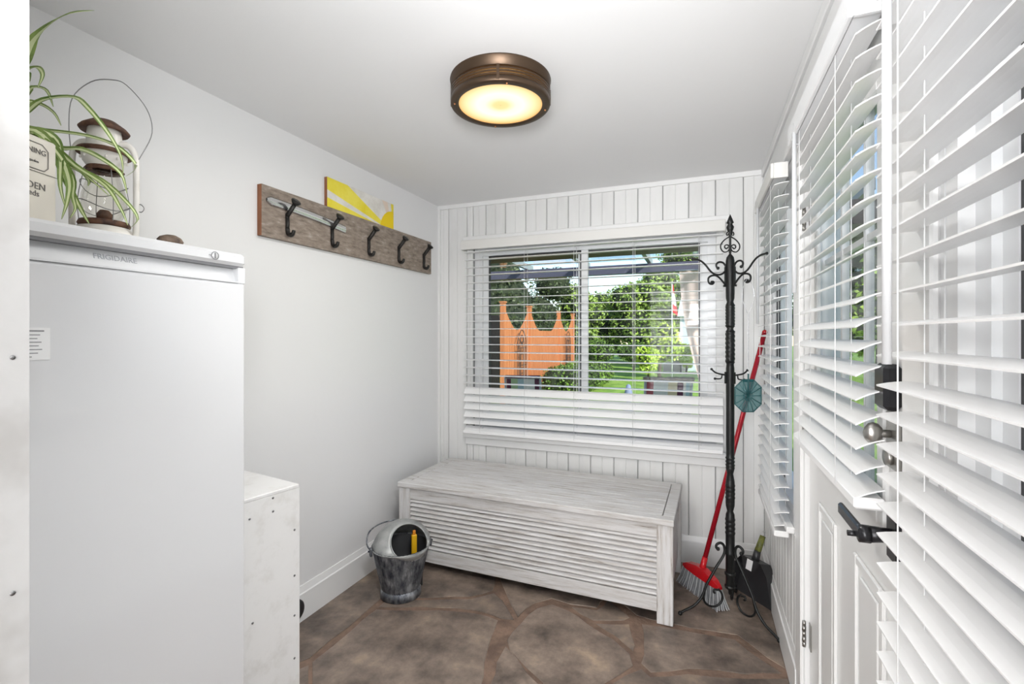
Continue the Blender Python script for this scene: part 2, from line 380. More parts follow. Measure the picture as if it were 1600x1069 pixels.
# window trim on the back wall
mb = MB().box(wx0-.07, wx1+.06, YB-.022, YB, 2.05, 2.095, bev=.004)
mb.box(wx0-.06, wx1+.05, YB-.05, YB, .655, .69, bev=.006).box(wx0-.05, wx1+.04, YB-.02, YB, .60, .655, bev=.004)
struct('trim_5', mb, M['trim'])
# casing round door and right windows
mb = MB().box(XR-.014, XR, 1.975, 2.075, 0, 2.10, bev=.004).box(XR-.014, XR, .93, 1.045, 0, 2.10, bev=.004)
mb.box(XR-.014, XR, .25, .93, .63, .695, bev=.004).box(XR-.03, XR, .25, .93, .695, .72, bev=.004)
mb.box(XR-.03, XR, 2.16, 3.04, .60, .625, bev=.004)
struct('trim_6', mb, M['trim'])
# door jamb + window reveals
mb = MB().box(XR, XR+.11, 1.975, 1.99, 0, 2.07).box(XR, XR+.11, 1.03, 1.045, 0, 2.07).box(XR, XR+.11, 1.03, 1.99, 2.055, 2.07)
struct('trim_7', mb, M['trim'])

# right wall boarding below the far window
TR = Matrix.Translation((XR-.004, 0, 0)) @ Matrix.Rotation(-PI/2, 4, 'Z') @ Matrix.Translation((0, -YB, 0))
wr = D.objects['wall_right']
for k in range(7):
    a = -3.1+k*.151; b = min(a+.151, -2.08)
    if b-a > .03: plank(a, b, .02, .60, wr, T=TR)

# ------------------------------------------------------------ flagstones
def stone(poly, world=False):
    pts = [Vector(p) for p in poly] if world else [onz(*p).xy for p in poly]
    out = []
    for i, p in enumerate(pts):
        q = pts[(i+1) % len(pts)]; out.append(p)
        L = (q-p).length
        if L > .12:
            nrm = Vector((-(q-p).y, (q-p).x)).normalized(); k = 2 if L > .3 else 1
            for j in range(k): out.append(p.lerp(q, (j+1)/(k+1))+nrm*random.uniform(-.009, .009))
    out = [Vector((min(max(p.x, XL+.018), XR-.018), min(max(p.y, -2.99), YB-.018))) for p in out]
    c = sum(out, Vector((0, 0)))/len(out)
    ar = sum(out[i].x*out[(i+1) % len(out)].y-out[(i+1) % len(out)].x*out[i].y for i in range(len(out)))
    if ar < 0: out.reverse()
    z = random.uniform(-.0008, .0012)
    b = MB(); b.prism([(p.x-c.x, p.y-c.y) for p in out], -.006, z, inset=.003)
    return b.build('flagstone', M['stone'], fl, Matrix.Translation((c.x, c.y, 0)))
for poly in (
    [(380, 1062), (470, 966), (583, 882), (640, 850), (658, 870), (642, 906), (594, 936), (547, 978), (485, 1027), (440, 1050)],
    [(588, 952), (685, 953), (742, 958), (778, 969), (768, 995), (757, 1035), (748, 1080), (730, 1130), (600, 1150), (482, 1110), (488, 1034), (549, 985)],
    [(601, 940), (645, 938), (735, 936), (772, 927), (785, 938), (803, 968), (782, 966), (744, 954), (686, 949), (592, 948)],
    [(660, 868), (700, 855), (768, 880), (774, 905), (769, 923), (735, 932), (645, 934), (602, 936), (646, 908)],
    [(779, 893), (860, 895), (930, 915), (948, 932), (932, 949), (892, 944), (862, 935), (836, 942), (809, 964), (790, 925)],
    [(862, 944), (886, 953), (918, 975), (958, 999), (984, 1022), (989, 1040), (945, 1067), (900, 1120), (852, 1118), (849, 1067), (823, 1043), (798, 1018), (792, 1000), (814, 974), (840, 950)],
    [(894, 949), (932, 954), (950, 938), (984, 965), (974, 969), (927, 969)],
    [(931, 974), (983, 975), (992, 1008), (989, 1017), (963, 994)],
    [(1003, 975), (1040, 980), (1112, 993), (1148, 999), (1190, 1031), (1222, 1052), (1165, 1053), (1077, 1044), (1017, 1050), (1002, 1036), (1006, 1008)],
    [(957, 933), (960, 915), (1080, 902), (1160, 898), (1196, 930), (1218, 985), (1236, 1046), (1199, 1027), (1153, 992), (1115, 986), (1042, 972), (995, 961)],
    [(1001, 1046), (1015, 1058), (1075, 1053), (1165, 1061), (1232, 1061), (1262, 1110), (1100, 1130), (965, 1125), (918, 1112), (955, 1070)],
    [(822, 1050), (844, 1072), (846, 1115), (762, 1115), (766, 1070), (776, 1035), (790, 1010)],
    [(400, 1072), (452, 1052), (482, 1039), (476, 1108), (400, 1150)],
): stone(poly)
for x0 in (-1.79, -1.28, -.76, -.22):
    j = lambda a=.02: random.uniform(-a, a)
    stone([(x0+.01, 2.79+j()), (x0+.49, 2.79+j()), (x0+.5, 3.1), (x0+.01, 3.1)], True)
for r in range(3):
    for c in range(5):
        x0 = -1.79+c*.43+.1*(r % 2); yy = .3+r*.34; x1 = min(x0+.41, XR-.02)
        j = lambda a=.03: random.uniform(-a, a)
        stone([(x0+j(.01), yy+j(.01)), (x1+j(.01), yy+j(.01)), (x1+j(.02), yy+.32), (x0+.2, yy+.325), (x0+j(.01), yy+.32)], True)

# ------------------------------------------------------------ windows
def window(name, x0, x1, z0, z1, T, rows=None, stile=None, fw=.05, th=.07, muntin=False):
    """local x along the wall, y outward, glass set back"""
    b = MB(); b.box(x0, x0+fw, 0, th, z0, z1).box(x1-fw, x1, 0, th, z0, z1).box(x0+fw, x1-fw, 0, th, z0, z0+fw).box(x0+fw, x1-fw, 0, th, z1-fw, z1)
    o = struct(name, MB().add([], []), M['vinyl']) if False else b.build(name, M['vinyl'], None, T); o['kind'] = 'structure'
    return o
# window 1 (back)
TB = Matrix.Translation((0, YB+.03, 0))
w1 = window('window_1', wx0, wx1, wz0, wz1, TB, fw=.06, th=.09)
fxa, fxb = wx0+.06, wx1-.06
def sash(x0, x1, y, z0, z1, par, t=.035, dk=True):
    b = MB(); d = .022
    b.box(x0, x0+t, y, y+d, z0, z1).box(x1-t, x1, y, y+d, z0, z1).box(x0+t, x1-t, y, y+d, z0, z0+t).box(x0+t, x1-t, y, y+d, z1-t, z1)
    s_ = b.build('sash', M['vinyl'], par)
    g = MB(); k = .009
    for a in ((x0+t, x0+t+k, z0+t, z1-t), (x1-t-k, x1-t, z0+t, z1-t), (x0+t, x1-t, z0+t, z0+t+k), (x0+t, x1-t, z1-t-k, z1-t)): g.box(a[0], a[1], y+.002, y+d-.002, a[2], a[3])
    g.build('gasket', M['gasket'], s_)
    MB().box(x0+t, x1-t, y+d/2-.002, y+d/2+.002, z0+t, z1-t).build('pane', M['glass'], s_)
    return s_
sash(fxa, -.70, .012, wz0+.10, wz1-.03, w1, .045); sash(-.775, fxb, .045, wz0+.10, wz1-.03, w1, .045)
MB().box(fxa, fxb, .0, .085, wz0+.06, wz0+.10).box(fxa, fxb, .0, .085, wz1-.075, wz1-.06).build('track', M['vinyl'], w1)
# windows 2 and 3 (right wall): local x -> world -Y, local y -> world +X
def TRW(y): return Matrix.Translation((XR+.02, y, 0)) @ Matrix.Rotation(-PI/2, 4, 'Z')
def rwindow(name, yfar, ynear, z0, z1):
    L = yfar-ynear; w = window(name, 0, L, z0, z1, TRW(yfar), fw=.04, th=.09)
    m_ = L/2
    sash(.04, m_+.02, .012, z0+.04, z1-.04, w); sash(m_-.02, L-.04, .045, z0+.04, z1-.04, w)
    return w
rwindow('window_2', 3.0, 2.2, .62, 2.02); rwindow('window_3', .88, -.25, .70, 2.02)

# ------------------------------------------------------------ door with glass, right wall
TD = Matrix.Translation((XR+.015, 1.97, 0)) @ Matrix.Rotation(-PI/2, 4, 'Z')   # local x 0..92 from hinge to latch, y outward
dl = .922; gx0, gx1, gz0, gz1 = .15, .772, .99, 1.93
b = MB(); th = .045
b.box(0, gx0, 0, th, .012, 2.05).box(gx1, dl, 0, th, .012, 2.05).box(gx0, gx1, 0, th, gz1, 2.05).box(gx0, gx1, 0, th, .012, gz0)
door = b.build('door_1', M['doorp'], None, TD); door['kind'] = 'structure'; door['label'] = 'white half glazed back door with two raised panels'
for (a0, a1) in ((.165, .375), (.55, .76)):
    q = MB(); z0, z1 = .22, .845
    for k, (o0, y) in enumerate(((0, -.008), (.022, -.003))):
        pass
    fr = .022
    q.box(a0, a0+fr, -.009, 0, z0, z1, bev=.003).box(a1-fr, a1, -.009, 0, z0, z1, bev=.003).box(a0+fr, a1-fr, -.009, 0, z0, z0+fr, bev=.003).box(a0+fr, a1-fr, -.009, 0, z1-fr, z1, bev=.003)
    q.box(a0+.042, a1-.042, -.006, 0, z0+.042, z1-.042, bev=.003)
    q.build('panel', M['doorp'], door)
q = MB(); f = .03
q.box(gx0-.01, gx0+f, -.014, .0, gz0-.01, gz1+.01, bev=.004).box(gx1-f, gx1+.01, -.014, .0, gz0-.01, gz1+.01, bev=.004)
q.box(gx0+f, gx1-f, -.014, .0, gz0-.01, gz0+f, bev=.004).box(gx0+f, gx1-f, -.014, .0, gz1-f, gz1+.01, bev=.004)
gf = q.build('window_frame', M['doorp'], door)
q = MB()
for i in (1, 2): xx = gx0+(gx1-gx0)*i/3; q.box(xx-.008, xx+.008, .012, .03, gz0, gz1)
for i in (1, 2): zz = gz0+(gz1-gz0)*i/3; q.box(gx0, gx1, .014, .028, zz-.008, zz+.008)
q.build('muntin', M['doorp'], gf)
MB().box(gx0, gx1, .019, .023, gz0, gz1).build('pane', M['glass'], gf)
# hinges
for z in (.32, 1.05, 1.80):
    h = MB().box(-.03, -.002, -.022, -.0155, z-.045, z+.045).box(.003, .03, -.004, 0, z-.045, z+.045)
    for k in range(5): h.tube([(0, -.018, z-.045+k*.0185), (0, -.018, z-.045+k*.0185+.0165)], .0065 if k % 2 else .0058, 8)
    h.build('hinge', M['nickel'], door)
# lever handle: plate at local x .82
hx, hz = .812, .985
q = MB().box(hx-.028, hx+.028, -.010, 0, hz-.052, hz+.052, bev=.004)
pl = q.build('handle_plate', M['blackhw'], door)
q = MB().tube([(hx, -.008, hz), (hx, -.056, hz-.003)], [.013, .0175], 14)
q.tube([(hx, -.045, hz-.003), (hx, -.064, hz-.003)], .0175, 14)
q.box(hx-.150, hx+.012, -.066, -.054, hz-.014, hz+.012, bev=.004)
q.tube([(hx-.02, -.06, hz-.012), (hx-.02, -.078, hz-.012)], .006, 8)
q.build('door_handle', M['blackhw'], door)
# deadbolt: black keypad housing, nickel plate with thumb turn
q = MB().box(hx-.032, hx+.032, -.030, 0, 1.235, 1.325, bev=.008); q.build('deadbolt_cover', M['blackhw'], door)
q = MB().box(hx-.030, hx+.030, -.010, 0, 1.115, 1.232, bev=.004); dp = q.build('deadbolt_plate', M['nickel'], door)
MB().ball((hx-.004, -.038, 1.185), .022, 12, (.55, .8, 1)).tube([(hx-.004, -.01, 1.185), (hx-.004, -.036, 1.185)], .008, 8).build('thumb_turn', M['nickel'], dp)
MB().tube([(hx, -.009, 1.14), (hx, -.02, 1.14)], .016, 14).build('key_cylinder', M['nickel'], dp)

# ------------------------------------------------------------ venetian blinds
def blind(name, label, T, L, ztop, zbot, pitch, width, tilt, cords, wand=None, tail=0, tailtilt=45, valance_h=.055, valance_d=.03, wand_z=1.4, wand_y=-.012):
    root = thing(name, label, 'window blind', group=None); root.matrix_world = T
    hw = width/2
    MB().box(0, L, -hw, hw-.005, ztop-.05, ztop).build('headrail', M['vinyl'], root)
    v = MB().box(-.012, L+.012, -hw-.014, -hw-.002, ztop-valance_h, ztop+.006, bev=.003)
    v.box(-.012, -.004, -hw-.002, hw-.006, ztop-valance_h, ztop+.006).box(L+.004, L+.012, -hw-.002, hw-.006, ztop-valance_h, ztop+.006)
    v.build('valance', M['cream'] if 'door' not in label else M['vinyl'], root)
    # slat mesh, slightly crowned
    sl = MB(); n = 4; t = .0028; vs = []
    prof = [(-hw+width*i/n, .0022*(1-(2*i/n-1)**2)) for i in range(n+1)]
    ring = [(y, z+t/2) for y, z in prof]+[(y, z-t/2) for y, z in reversed(prof)]; m_ = len(ring)
    vs = [(xx, y, z) for xx in (0, L) for y, z in ring]
    sl.add(vs, [[i, (i+1) % m_, m_+(i+1) % m_, m_+i] for i in range(m_)]+[list(range(m_)), list(range(2*m_-1, m_-1, -1))])
    z = ztop-.075; first = None; zs = []
    nt = int((ztop-.075-zbot-.012)/pitch)
    for k in range(nt+1):
        a = tilt
        if tail and k > nt-tail: a = tailtilt if k <= nt-2 else tailtilt*.7
        zz = ztop-.075-k*pitch
        if first is None:
            first = sl.build('slat', M['slat'], root); o = first
        else: o = first.copy(); COL.objects.link(o); o.parent = root
        o.location = (0, 0, zz); o.rotation_euler = (R(a+random.uniform(-.8, .8)), R(random.uniform(-.06, .06)), 0)
    MB().box(0, L, -hw, hw, zbot-.012, zbot+.012, bev=.004).build('bottom_rail', M['slat'], root)
    c = MB()
    for x in cords:
        for y in (-hw-.0015, hw+.0015): c.tube([(x, y, ztop-.05), (x, y, zbot)], .0011, 5)
        c.tube([(x+.012, 0, ztop-.05), (x+.012, 0, zbot)], .0009, 5)
    c.build('ladder_cord', M['cord'], root)
    if wand is not None:
        MB().tube([(wand, -hw+wand_y, ztop-.055), (wand, -hw+wand_y, ztop-.02)], .003, 6).tube([(wand, -hw+wand_y, wand_z), (wand, -hw+wand_y, ztop-.05)], .0065, 12).build('tilt_wand', M['wand'], root)
    return root
b0 = blind('window_blind', 'wide white slatted blind over the back window above the wooden chest', Matrix.Translation((-1.561, 3.055, 0)), 1.682, 2.045, .705, .0542, .060, 1.5,
      [.13, .46, .80, 1.17, 1.55], None, tail=6, tailtilt=48, valance_h=.06)
for y, X, L, zb, pit, wd, tl, lab, cords, wz in (
    (2.80, .305, .59, .575, .0515, .054, 9, 'narrow white slatted blind in the far right corner, behind the coat stand', [.1, .49], 1.44),
    (1.844, .3145, .69, 1.043, .0493, .0535, 24, 'white slatted blind covering the glass of the back door', [.12, .55], 1.517),
    (.979, .302, .95, .62, .050, .053, 7, 'nearest white slatted blind, cut off by the right edge of the photo', [.10, .5, .85], 1.337)):
    blind('window_blind', lab, Matrix.Translation((X, y, 0)) @ Matrix.Rotation(-PI/2, 4, 'Z'), L, 2.075, zb, pit, wd, tl, cords, .10 if y > 1 else .09, wand_z=wz)

# ------------------------------------------------------------ ceiling lamp
t = thing('ceiling_lamp', 'round bronze flush ceiling lamp with a glowing frosted disc', 'ceiling lamp', (-.704, 1.672, ZC))
MB().lathe([(.01, 0), (.189, 0), (.190, -.004), (.187, -.008), (.187, -.036), (.183, -.038), (.01, -.038)], seg=64).build('canopy', M['bronze'], t)
for z in (-.046, -.056, -.066):
    MB().lathe([(.186, z-.0026), (.187, z+.0022), (.179, z+.0022), (.179, z-.0026), (.186, z-.0026)], seg=64).build('ring', M['bronze'], t)
MB().lathe([(.157, -.089), (.160, -.093), (.184, -.093), (.187, -.090), (.186, -.071), (.183, -.071), (.181, -.088), (.157, -.089)], seg=64).build('rim', M['bronze'], t)
for k in range(4):
    MB().box(.1805, .1885, -.005, .005, -.090, -.036, Matrix.Rotation(R(20+90*k), 4, 'Z')).build('strut', M['bronze'], t)
for k in range(4):
    a = R(30+90*k); MB().ball((.172*math.cos(a), .172*math.sin(a), -.095), .004, 8).build('screw', M['copper'], t)
g = MB(); g.lathe([(.001, -.0885), (.05, -.0883), (.10, -.0878), (.158, -.0865)], seg=64); g.build('glass_disc', M['lampglass'], t)
MB().lathe([(.170, -.087), (.170, -.039)], seg=64).build('inner_glass', mat('warm_lit_glass', (.3, .2, .1), .5, emit=((1, .55, .2), .75)), t)

# ------------------------------------------------------------ freezer
X0, X1, Y0, Y1 = -1.79, -1.15, .335, .95
t = thing('upright_freezer', 'tall glossy white upright freezer against the left wall', 'freezer', (0, 0, 0))
b = MB().box(X0, X1-.055, Y0+.006, Y1-.006, .02, 1.566, bev=.006); b.build('body', M['freezer'], t)
b = MB().box(X0, X1+.001, Y0, Y1, 1.567, 1.60, bev=.008); tp = b.build('top_cap', M['freezer'], t)
# door with a handle recess under the cap
b = MB(); b.box(X1-.05, X1, Y0, Y1, .06, 1.5225, bev=.008).box(X1-.05, X1-.002, Y1-.022, Y1, 1.52, 1.563, bev=.002).box(X1-.05, X1-.002, Y0, Y0+.022, 1.52, 1.563, bev=.002)
b.add([(X1-.012, Y0+.022, 1.522), (X1-.012, Y1-.022, 1.522), (X1-.026, Y1-.022, 1.563), (X1-.026, Y0+.022, 1.563)], [(0, 1, 2, 3)])
b.box(X1-.012, X1-.001, Y0+.022, Y1-.022, 1.5215, 1.5255)
dr = b.build('door', M['freezer'], t)
MB().box(X1-.052, X1-.008, Y0+.01, Y1-.003, 1.5605, 1.5675).build('recess_shade', M['grey'], dr)  # dark strip painted in as the shade line under the cap
for y in (Y0+.05, Y1-.05):
    MB().box(X0+.05, X0+.09, y-.02, y+.02, 0, .021).build('foot', M['blackpl'], t); MB().box(X1-.12, X1-.08, y-.02, y+.02, 0, .021).build('foot', M['blackpl'], t)
FX = Matrix(((0, 0, 1, 0), (1, 0, 0, 0), (0, 1, 0, 0), (0, 0, 0, 1)))   # text x->Y, y->Z, z->X
text('FRIGIDAIRE', .0165, dr, M['freezer_grey'], Matrix.Translation((X1-.0195, .648, 1.546)) @ Matrix.Rotation(-R(18), 4, 'Y') @ FX, 'lettering')
b = MB().tube([(X1-.001, .858, 1.584), (X1+.003, .858, 1.584)], .0095, 20); lk = b.build('lock', M['freezer'], tp)
MB().lathe([(.0085, 0), (.0095, .0005), (.0105, 0)], seg=24, T=Matrix.Translation((X1+.0032, .858, 1.584)) @ Matrix.Rotation(PI/2, 4, 'Y')).box(X1+.003, X1+.0038, .8565, .8595, 1.577, 1.591).box(X1+.002, X1+.0028, .842, .849, 1.5835, 1.5845).build('lock_slot', M['grey'], tp)
st = MB().box(X1, X1+.0008, .44, .527, 1.335, 1.395).build('sticker', M['clear'], t)
b = MB()
for k, (a, c) in enumerate(((.46, .518), (.46, .512), (.455, .508), (.47, .514), (.455, .51), (.46, .515), (.47, .509), (.45, .50))):
    b.box(X1+.0008, X1+.0011, a, c, 1.388-k*.0068, 1.3895-k*.0068+(.001 if k == 0 else 0))
b.build('print_line', M['grey'], st)

# ------------------------------------------------------------ low white box beside the freezer
t = thing('pipe_box', 'low white painted box with screw heads, between freezer and baseboard', 'box', (-1.3226, 1.3066, 0), R(-9.5))
h = .856; hw = .405
b = MB().box(-.013, 0, -.30, 0, 0, h-.012).box(-hw, -.013, -.013, 0, 0, h-.012).box(-hw, -.013, -.30, -.287, 0, h-.012)
b.build('side_panel', M['box'], t)
MB().box(-hw, .0, -.30, .0, h-.012, h, bev=.002).build('top', M['box'], t)
for (y, z) in ((-.02, .70), (-.02, .54), (-.02, .40), (-.02, .25), (-.10, .79), (-.18, .79), (-.17, .45), (-.10, .835), (-.18, .2)):
    MB().tube([(-.0005, y, z), (.0012, y, z)], .0038, 8).build('screw', M['screw'], t)

# ------------------------------------------------------------ chest
t = thing('storage_chest', 'long whitewashed wooden storage chest with louvred front', 'chest', (-.905, 2.405, 0), R(-1.4))
CL, CD, CH = 1.575, .625, .506; hx = CL/2
def leg(x, y): return MB().box(x, x+.075, y, y+.045, 0, CH-.03, bev=.002).build('leg', M['washed_v'], t)
leg(-hx+.005, .01); leg(hx-.08, .01); leg(-hx+.005, CD-.055); leg(hx-.08, CD-.055)
MB().box(-hx+.08, hx-.08, .016, .038, CH-.095, CH-.03).build('top_rail', M['washed'], t)
MB().box(-hx+.08, hx-.08, .016, .038, .055, .125).build('bottom_rail', M['washed'], t)
lv = MB().box(-hx+.078, hx-.078, -.0135, .0115, -.0042, .0042, bev=.0015).build('louvre', M['washed'], t)
n = 11; z0 = .128+.012; dz = (CH-.105-z0)/(n-1)
for k in range(n):
    o = lv if k == 0 else inst(lv, t)
    o.location = (0, .028, z0+k*dz); o.rotation_euler = (R(42+random.uniform(-2, 2)), 0, 0)
MB().box(-hx+.08, hx-.08, .046, .052, .10, CH-.06).build('dark_backing', M['brownbeam'], t)  # coloured dark to stand in for the shade between louvres
for sx in (-1, 1):
    xx = sx*(hx-.03)
    for k in range(4):
        z = .09+k*.098
        MB().box(xx-.008, xx+.008, .055, CD-.055, z, z+.094, bev=.002).build('side_board', M['washed_v'], t)
MB().box(-hx+.08, hx-.08, CD-.04, CD-.025, .06, CH-.03).build('back_board', M['washed'], t)
# lid: frame + planks
lid = MB().box(-hx, hx, 0, .055, CH-.03, CH, bev=.003).box(-hx, -hx+.055, .055, CD-.03, CH-.03, CH, bev=.003).box(hx-.055, hx, .055, CD-.03, CH-.03, CH, bev=.003).box(-hx, hx, CD-.03, CD, CH-.03, CH, bev=.003).build('lid', M['washed'], t)
np_ = 7; w = (CD-.03-.057)/np_
for k in range(np_):
    y = .059+k*w
    MB().box(-hx+.059, hx-.059, y+.0015, y+w-.0015, CH-.024, CH-.001+random.uniform(-.001, .001), bev=.0015).build('lid_plank', M['washed'], lid)

# ------------------------------------------------------------ coal scuttle
t = thing('coal_scuttle', 'galvanised coal scuttle with hooded top, standing before the left end of the chest', 'bucket', (-1.495, 2.175, 0), R(47))
# local -y faces the viewer
b = MB(); seg = 72
b.lathe([(.001, .012), (.092, .012), (.098, 0), (.108, .002), (.106, .035), (.098, .045)], seg=48)
base = b.build('foot_ring', M['galv'], t)
b = MB(); b.lathe([(.098, .04), (.104, .06), (.132, .19), (.148, .262), (.150, .268)], seg=144, ribs=48, ribd=.02, sx=1.0)
b.build('bucket_body', M['galv'], t)
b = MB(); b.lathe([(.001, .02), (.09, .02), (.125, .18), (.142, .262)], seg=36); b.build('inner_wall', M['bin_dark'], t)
# hood: dome covering all but a round mouth leaning towards -y
def hood():
    b = MB(); b.smooth = True; vs = []; fs = []; rows, seg = 10, 48
    # rim circle (radius .15, z=.27), mouth circle centre tilted
    mc = Vector((.028, -.072, .298)); nrm = Vector((.10, -.72, .60)).normalized()
    ax = Vector((1, 0, 0)); ax = (ax-nrm*ax.dot(nrm)).normalized(); ay = nrm.cross(ax)
    mr = .098
    for i in range(rows+1):
        s = i/rows
        for k in range(seg):
            a = 2*PI*k/seg
            p0 = Vector((.151*math.cos(a), .151*math.sin(a), .262))
            p1 = mc+ax*math.cos(a)*mr+ay*math.sin(a)*mr*.98
            back = max(0, math.sin(a)*.5+.5)
            mid = (p0+p1)/2+Vector((math.cos(a)*.022, math.sin(a)*.03+.012, .088*back+.006))
            p = p0*(1-s)**2+mid*2*s*(1-s)+p1*s*s
            vs.append(p)
    for i in range(rows):
        for k in range(seg): fs.append([i*seg+k, i*seg+(k+1) % seg, (i+1)*seg+(k+1) % seg, (i+1)*seg+k])
    b.add(vs, fs)
    b.tube([vs[rows*seg+k % seg] for k in range(seg+1)], .0035, 6, caps=False)
    b.tube([vs[k % seg] for k in range(seg+1)], .0035, 6, caps=False)
    return b
hd = hood().build('hood', M['galv2'], t)
so = hd.modifiers.new('solid', 'SOLIDIFY'); so.thickness = .0015
# bail handle folded behind, with ears
pts = smooth([(-.155, -.01, .258), (-.172, .03, .285), (-.150, .095, .32), (-.08, .150, .335), (.02, .165, .335), (.10, .125, .32), (.155, .05, .285), (.158, -.01, .262)], 4)
MB().tube(pts, .004, 8).build('handle', M['galv'], t)
for sx in (-1, 1): MB().box(sx*.158-.006, sx*.158+.006, -.022, .008, .235, .275, bev=.002).tube([(sx*.150, -.007, .26), (sx*.172, -.007, .26)], .005, 8).build('handle_ear', M['galv'], t)
# yellow handled shovel inside
t2 = thing('hand_shovel', 'yellow handled shovel sticking up inside the coal scuttle', 'shovel', (-1.495, 2.175, 0), R(47))
MB().box(.052, .080, -.03, -.012, .14, .312, bev=.003, T=Matrix.Rotation(R(0), 4, 'X')).build('handle', M['yellowpl'], t2)
MB().box(.058, .074, -.028, -.014, .310, .335, bev=.003).build('handle_tip', mat('orange_tip', (.65, .22, .01), .5), t2)
MB().box(.02, .112, -.024, -.018, .03, .145, bev=.002).build('blade', M['blackpl'], t2)

# ------------------------------------------------------------ hook rack on the left wall
t = thing('hook_rack', 'weathered barn board rack with five black iron hooks on the left wall', 'coat rack', (XL, 1.549, 1.82))
BL, BH, BT = 1.418, .226, .025
MB().box(.002, BT, .002, BL, 0, BH).build('board', M['barn'], t)
MB().box(.001, BT-.001, 0, .0025, .001, BH-.001).build('end_grain', M['cutwood'], t)
def hook():
    b = MB()
    # railroad-spike style: head up and out, shank on board, lower curl
    b.tube([(.028, 0, .02), (.030, 0, -.03), (.028, 0, -.055)], [.012, .012, .011], 4)
    b.tube([(.028, 0, .008), (.034, 0, .018), (.078, 0, .066)], [.012, .0135, .0135], 4)
    b.tube([(.073, 0, .061), (.081, 0, .070), (.085, 0, .074)], [.015, .023, .021], 8)
    b.tube(smooth([(.028, 0, -.045), (.032, 0, -.068), (.046, 0, -.080), (.062, 0, -.074), (.068, 0, -.058)], 3), [.0105]*8+[.010, .009, .0085, .008, .0075], 6)
    b.ball((.037, 0, .0), .0035, 6).ball((.037, 0, -.03), .0035, 6)
    return b
ho = hook().build('hook', M['hookiron'], t)
for k, y in enumerate((1.688, 1.978, 2.273, 2.568, 2.864)):
    o = ho if k == 0 else inst(ho, t)
    o.location = (0, y-1.549, .105)
# silver bar resting behind the first two hooks
pts = []
for (a, z, y) in ((0, 1.985, 1.575), (.2, 1.982, 1.70), (.5, 1.974, 1.86), (.8, 1.966, 2.00), (1, 1.960, 2.075)): pts.append((y, z))
b = MB(); n = 40; vs = []
y0, y1 = 1.572, 2.075
for i in range(n+1):
    s = i/n; y = y0+(y1-y0)*s; zc = 1.982-.030*s+.006*math.sin(s*PI); hgt = .021*min(1, math.sqrt(max(.12, s*22)))
    for dz, dx in ((-1, 0), (-.6, .006), (0, .009), (.6, .006), (1, 0)): vs.append((XL+BT+.003+dx, y, zc+dz*hgt))
fs = [[i*5+k, i*5+k+1, (i+1)*5+k+1, (i+1)*5+k] for i in range(n) for k in range(4)]+[[i*5, (i+1)*5, (i+1)*5+4, i*5+4] for i in range(n)]
b.smooth = True; b.add(vs, fs); b.smooth = False; b.add(vs[-5:], [(0, 1, 2, 3, 4)])
sb = tag(b.build('metal_blade', M['silver']), 'long rounded silver metal blade lying behind the first two hooks of the rack', 'blade')
MB().box(XL+BT+.0105, XL+BT+.0125, 1.905, 1.925, 1.974, 1.978).box(XL+BT+.0105, XL+BT+.0125, 1.915, 1.930, 1.970, 1.974).build('maker_mark', M['ink'], sb)
# sun picture
t = thing('sun_picture', 'small yellow and white sunrise panel standing on top of the hook rack', 'picture', (XL, 1.952, 1.82+BH))
PW, PH = .573, .155
MB().box(.001, .019, 0, PW, 0, PH).build('panel', M['cutwood'], t)
b = MB(); b.m = 1; X = .0193
b.add([(X, 0, 0), (X, PW, 0), (X, PW, PH), (X, 0, PH)], [(0, 1, 2, 3)])     # white ground
cx_, cz_ = PW*.99, -.020; b.m = 0
def wedge(a0, a1, m_, r=1.2, dx=.0002):
    b.m = m_
    poly = [(cx_, cz_)]+[(cx_+r*math.cos(R(a)), cz_+r*math.sin(R(a))) for a in (a0, (a0+a1)/2, a1)]
    # clip to the panel rectangle
    for (f_, g_) in ((lambda p: p[0] >= 0, ('x', 0)), (lambda p: p[0] <= PW, ('x', PW)), (lambda p: p[1] >= 0, ('z', 0)), (lambda p: p[1] <= PH, ('z', PH))):
        out = []
        for i in range(len(poly)):
            p, q = poly[i], poly[(i+1) % len(poly)]
            if f_(p): out.append(p)
            if f_(p) != f_(q):
                k = 0 if g_[0] == 'x' else 1; s = (g_[1]-p[k])/(q[k]-p[k]); out.append((p[0]+(q[0]-p[0])*s, p[1]+(q[1]-p[1])*s))
        poly = out
        if not poly: return
    b.add([(X+dx, p[0], p[1]) for p in poly], [list(range(len(poly)))])
wedge(173, 190, 0); wedge(157, 169, 0); wedge(60, 97, 0, dx=.0003); wedge(108, 122, 3)
rr = .128; b.m = 2
arc = [(cx_+rr*math.cos(R(a)), cz_+rr*math.sin(R(a))) for a in range(5, 176, 10)]
arc = [(min(max(p[0], 0), PW), max(p[1], 0)) for p in arc]
b.add([(X+.0005, p[0], p[1]) for p in arc], [list(range(len(arc)))])
b.build('painting', [M['yellow'], M['offwhite'], M['yellowd'], mat('peach_paint', (.72, .60, .50), .6)], t)

# ------------------------------------------------------------ things on the freezer
FT = 1.60
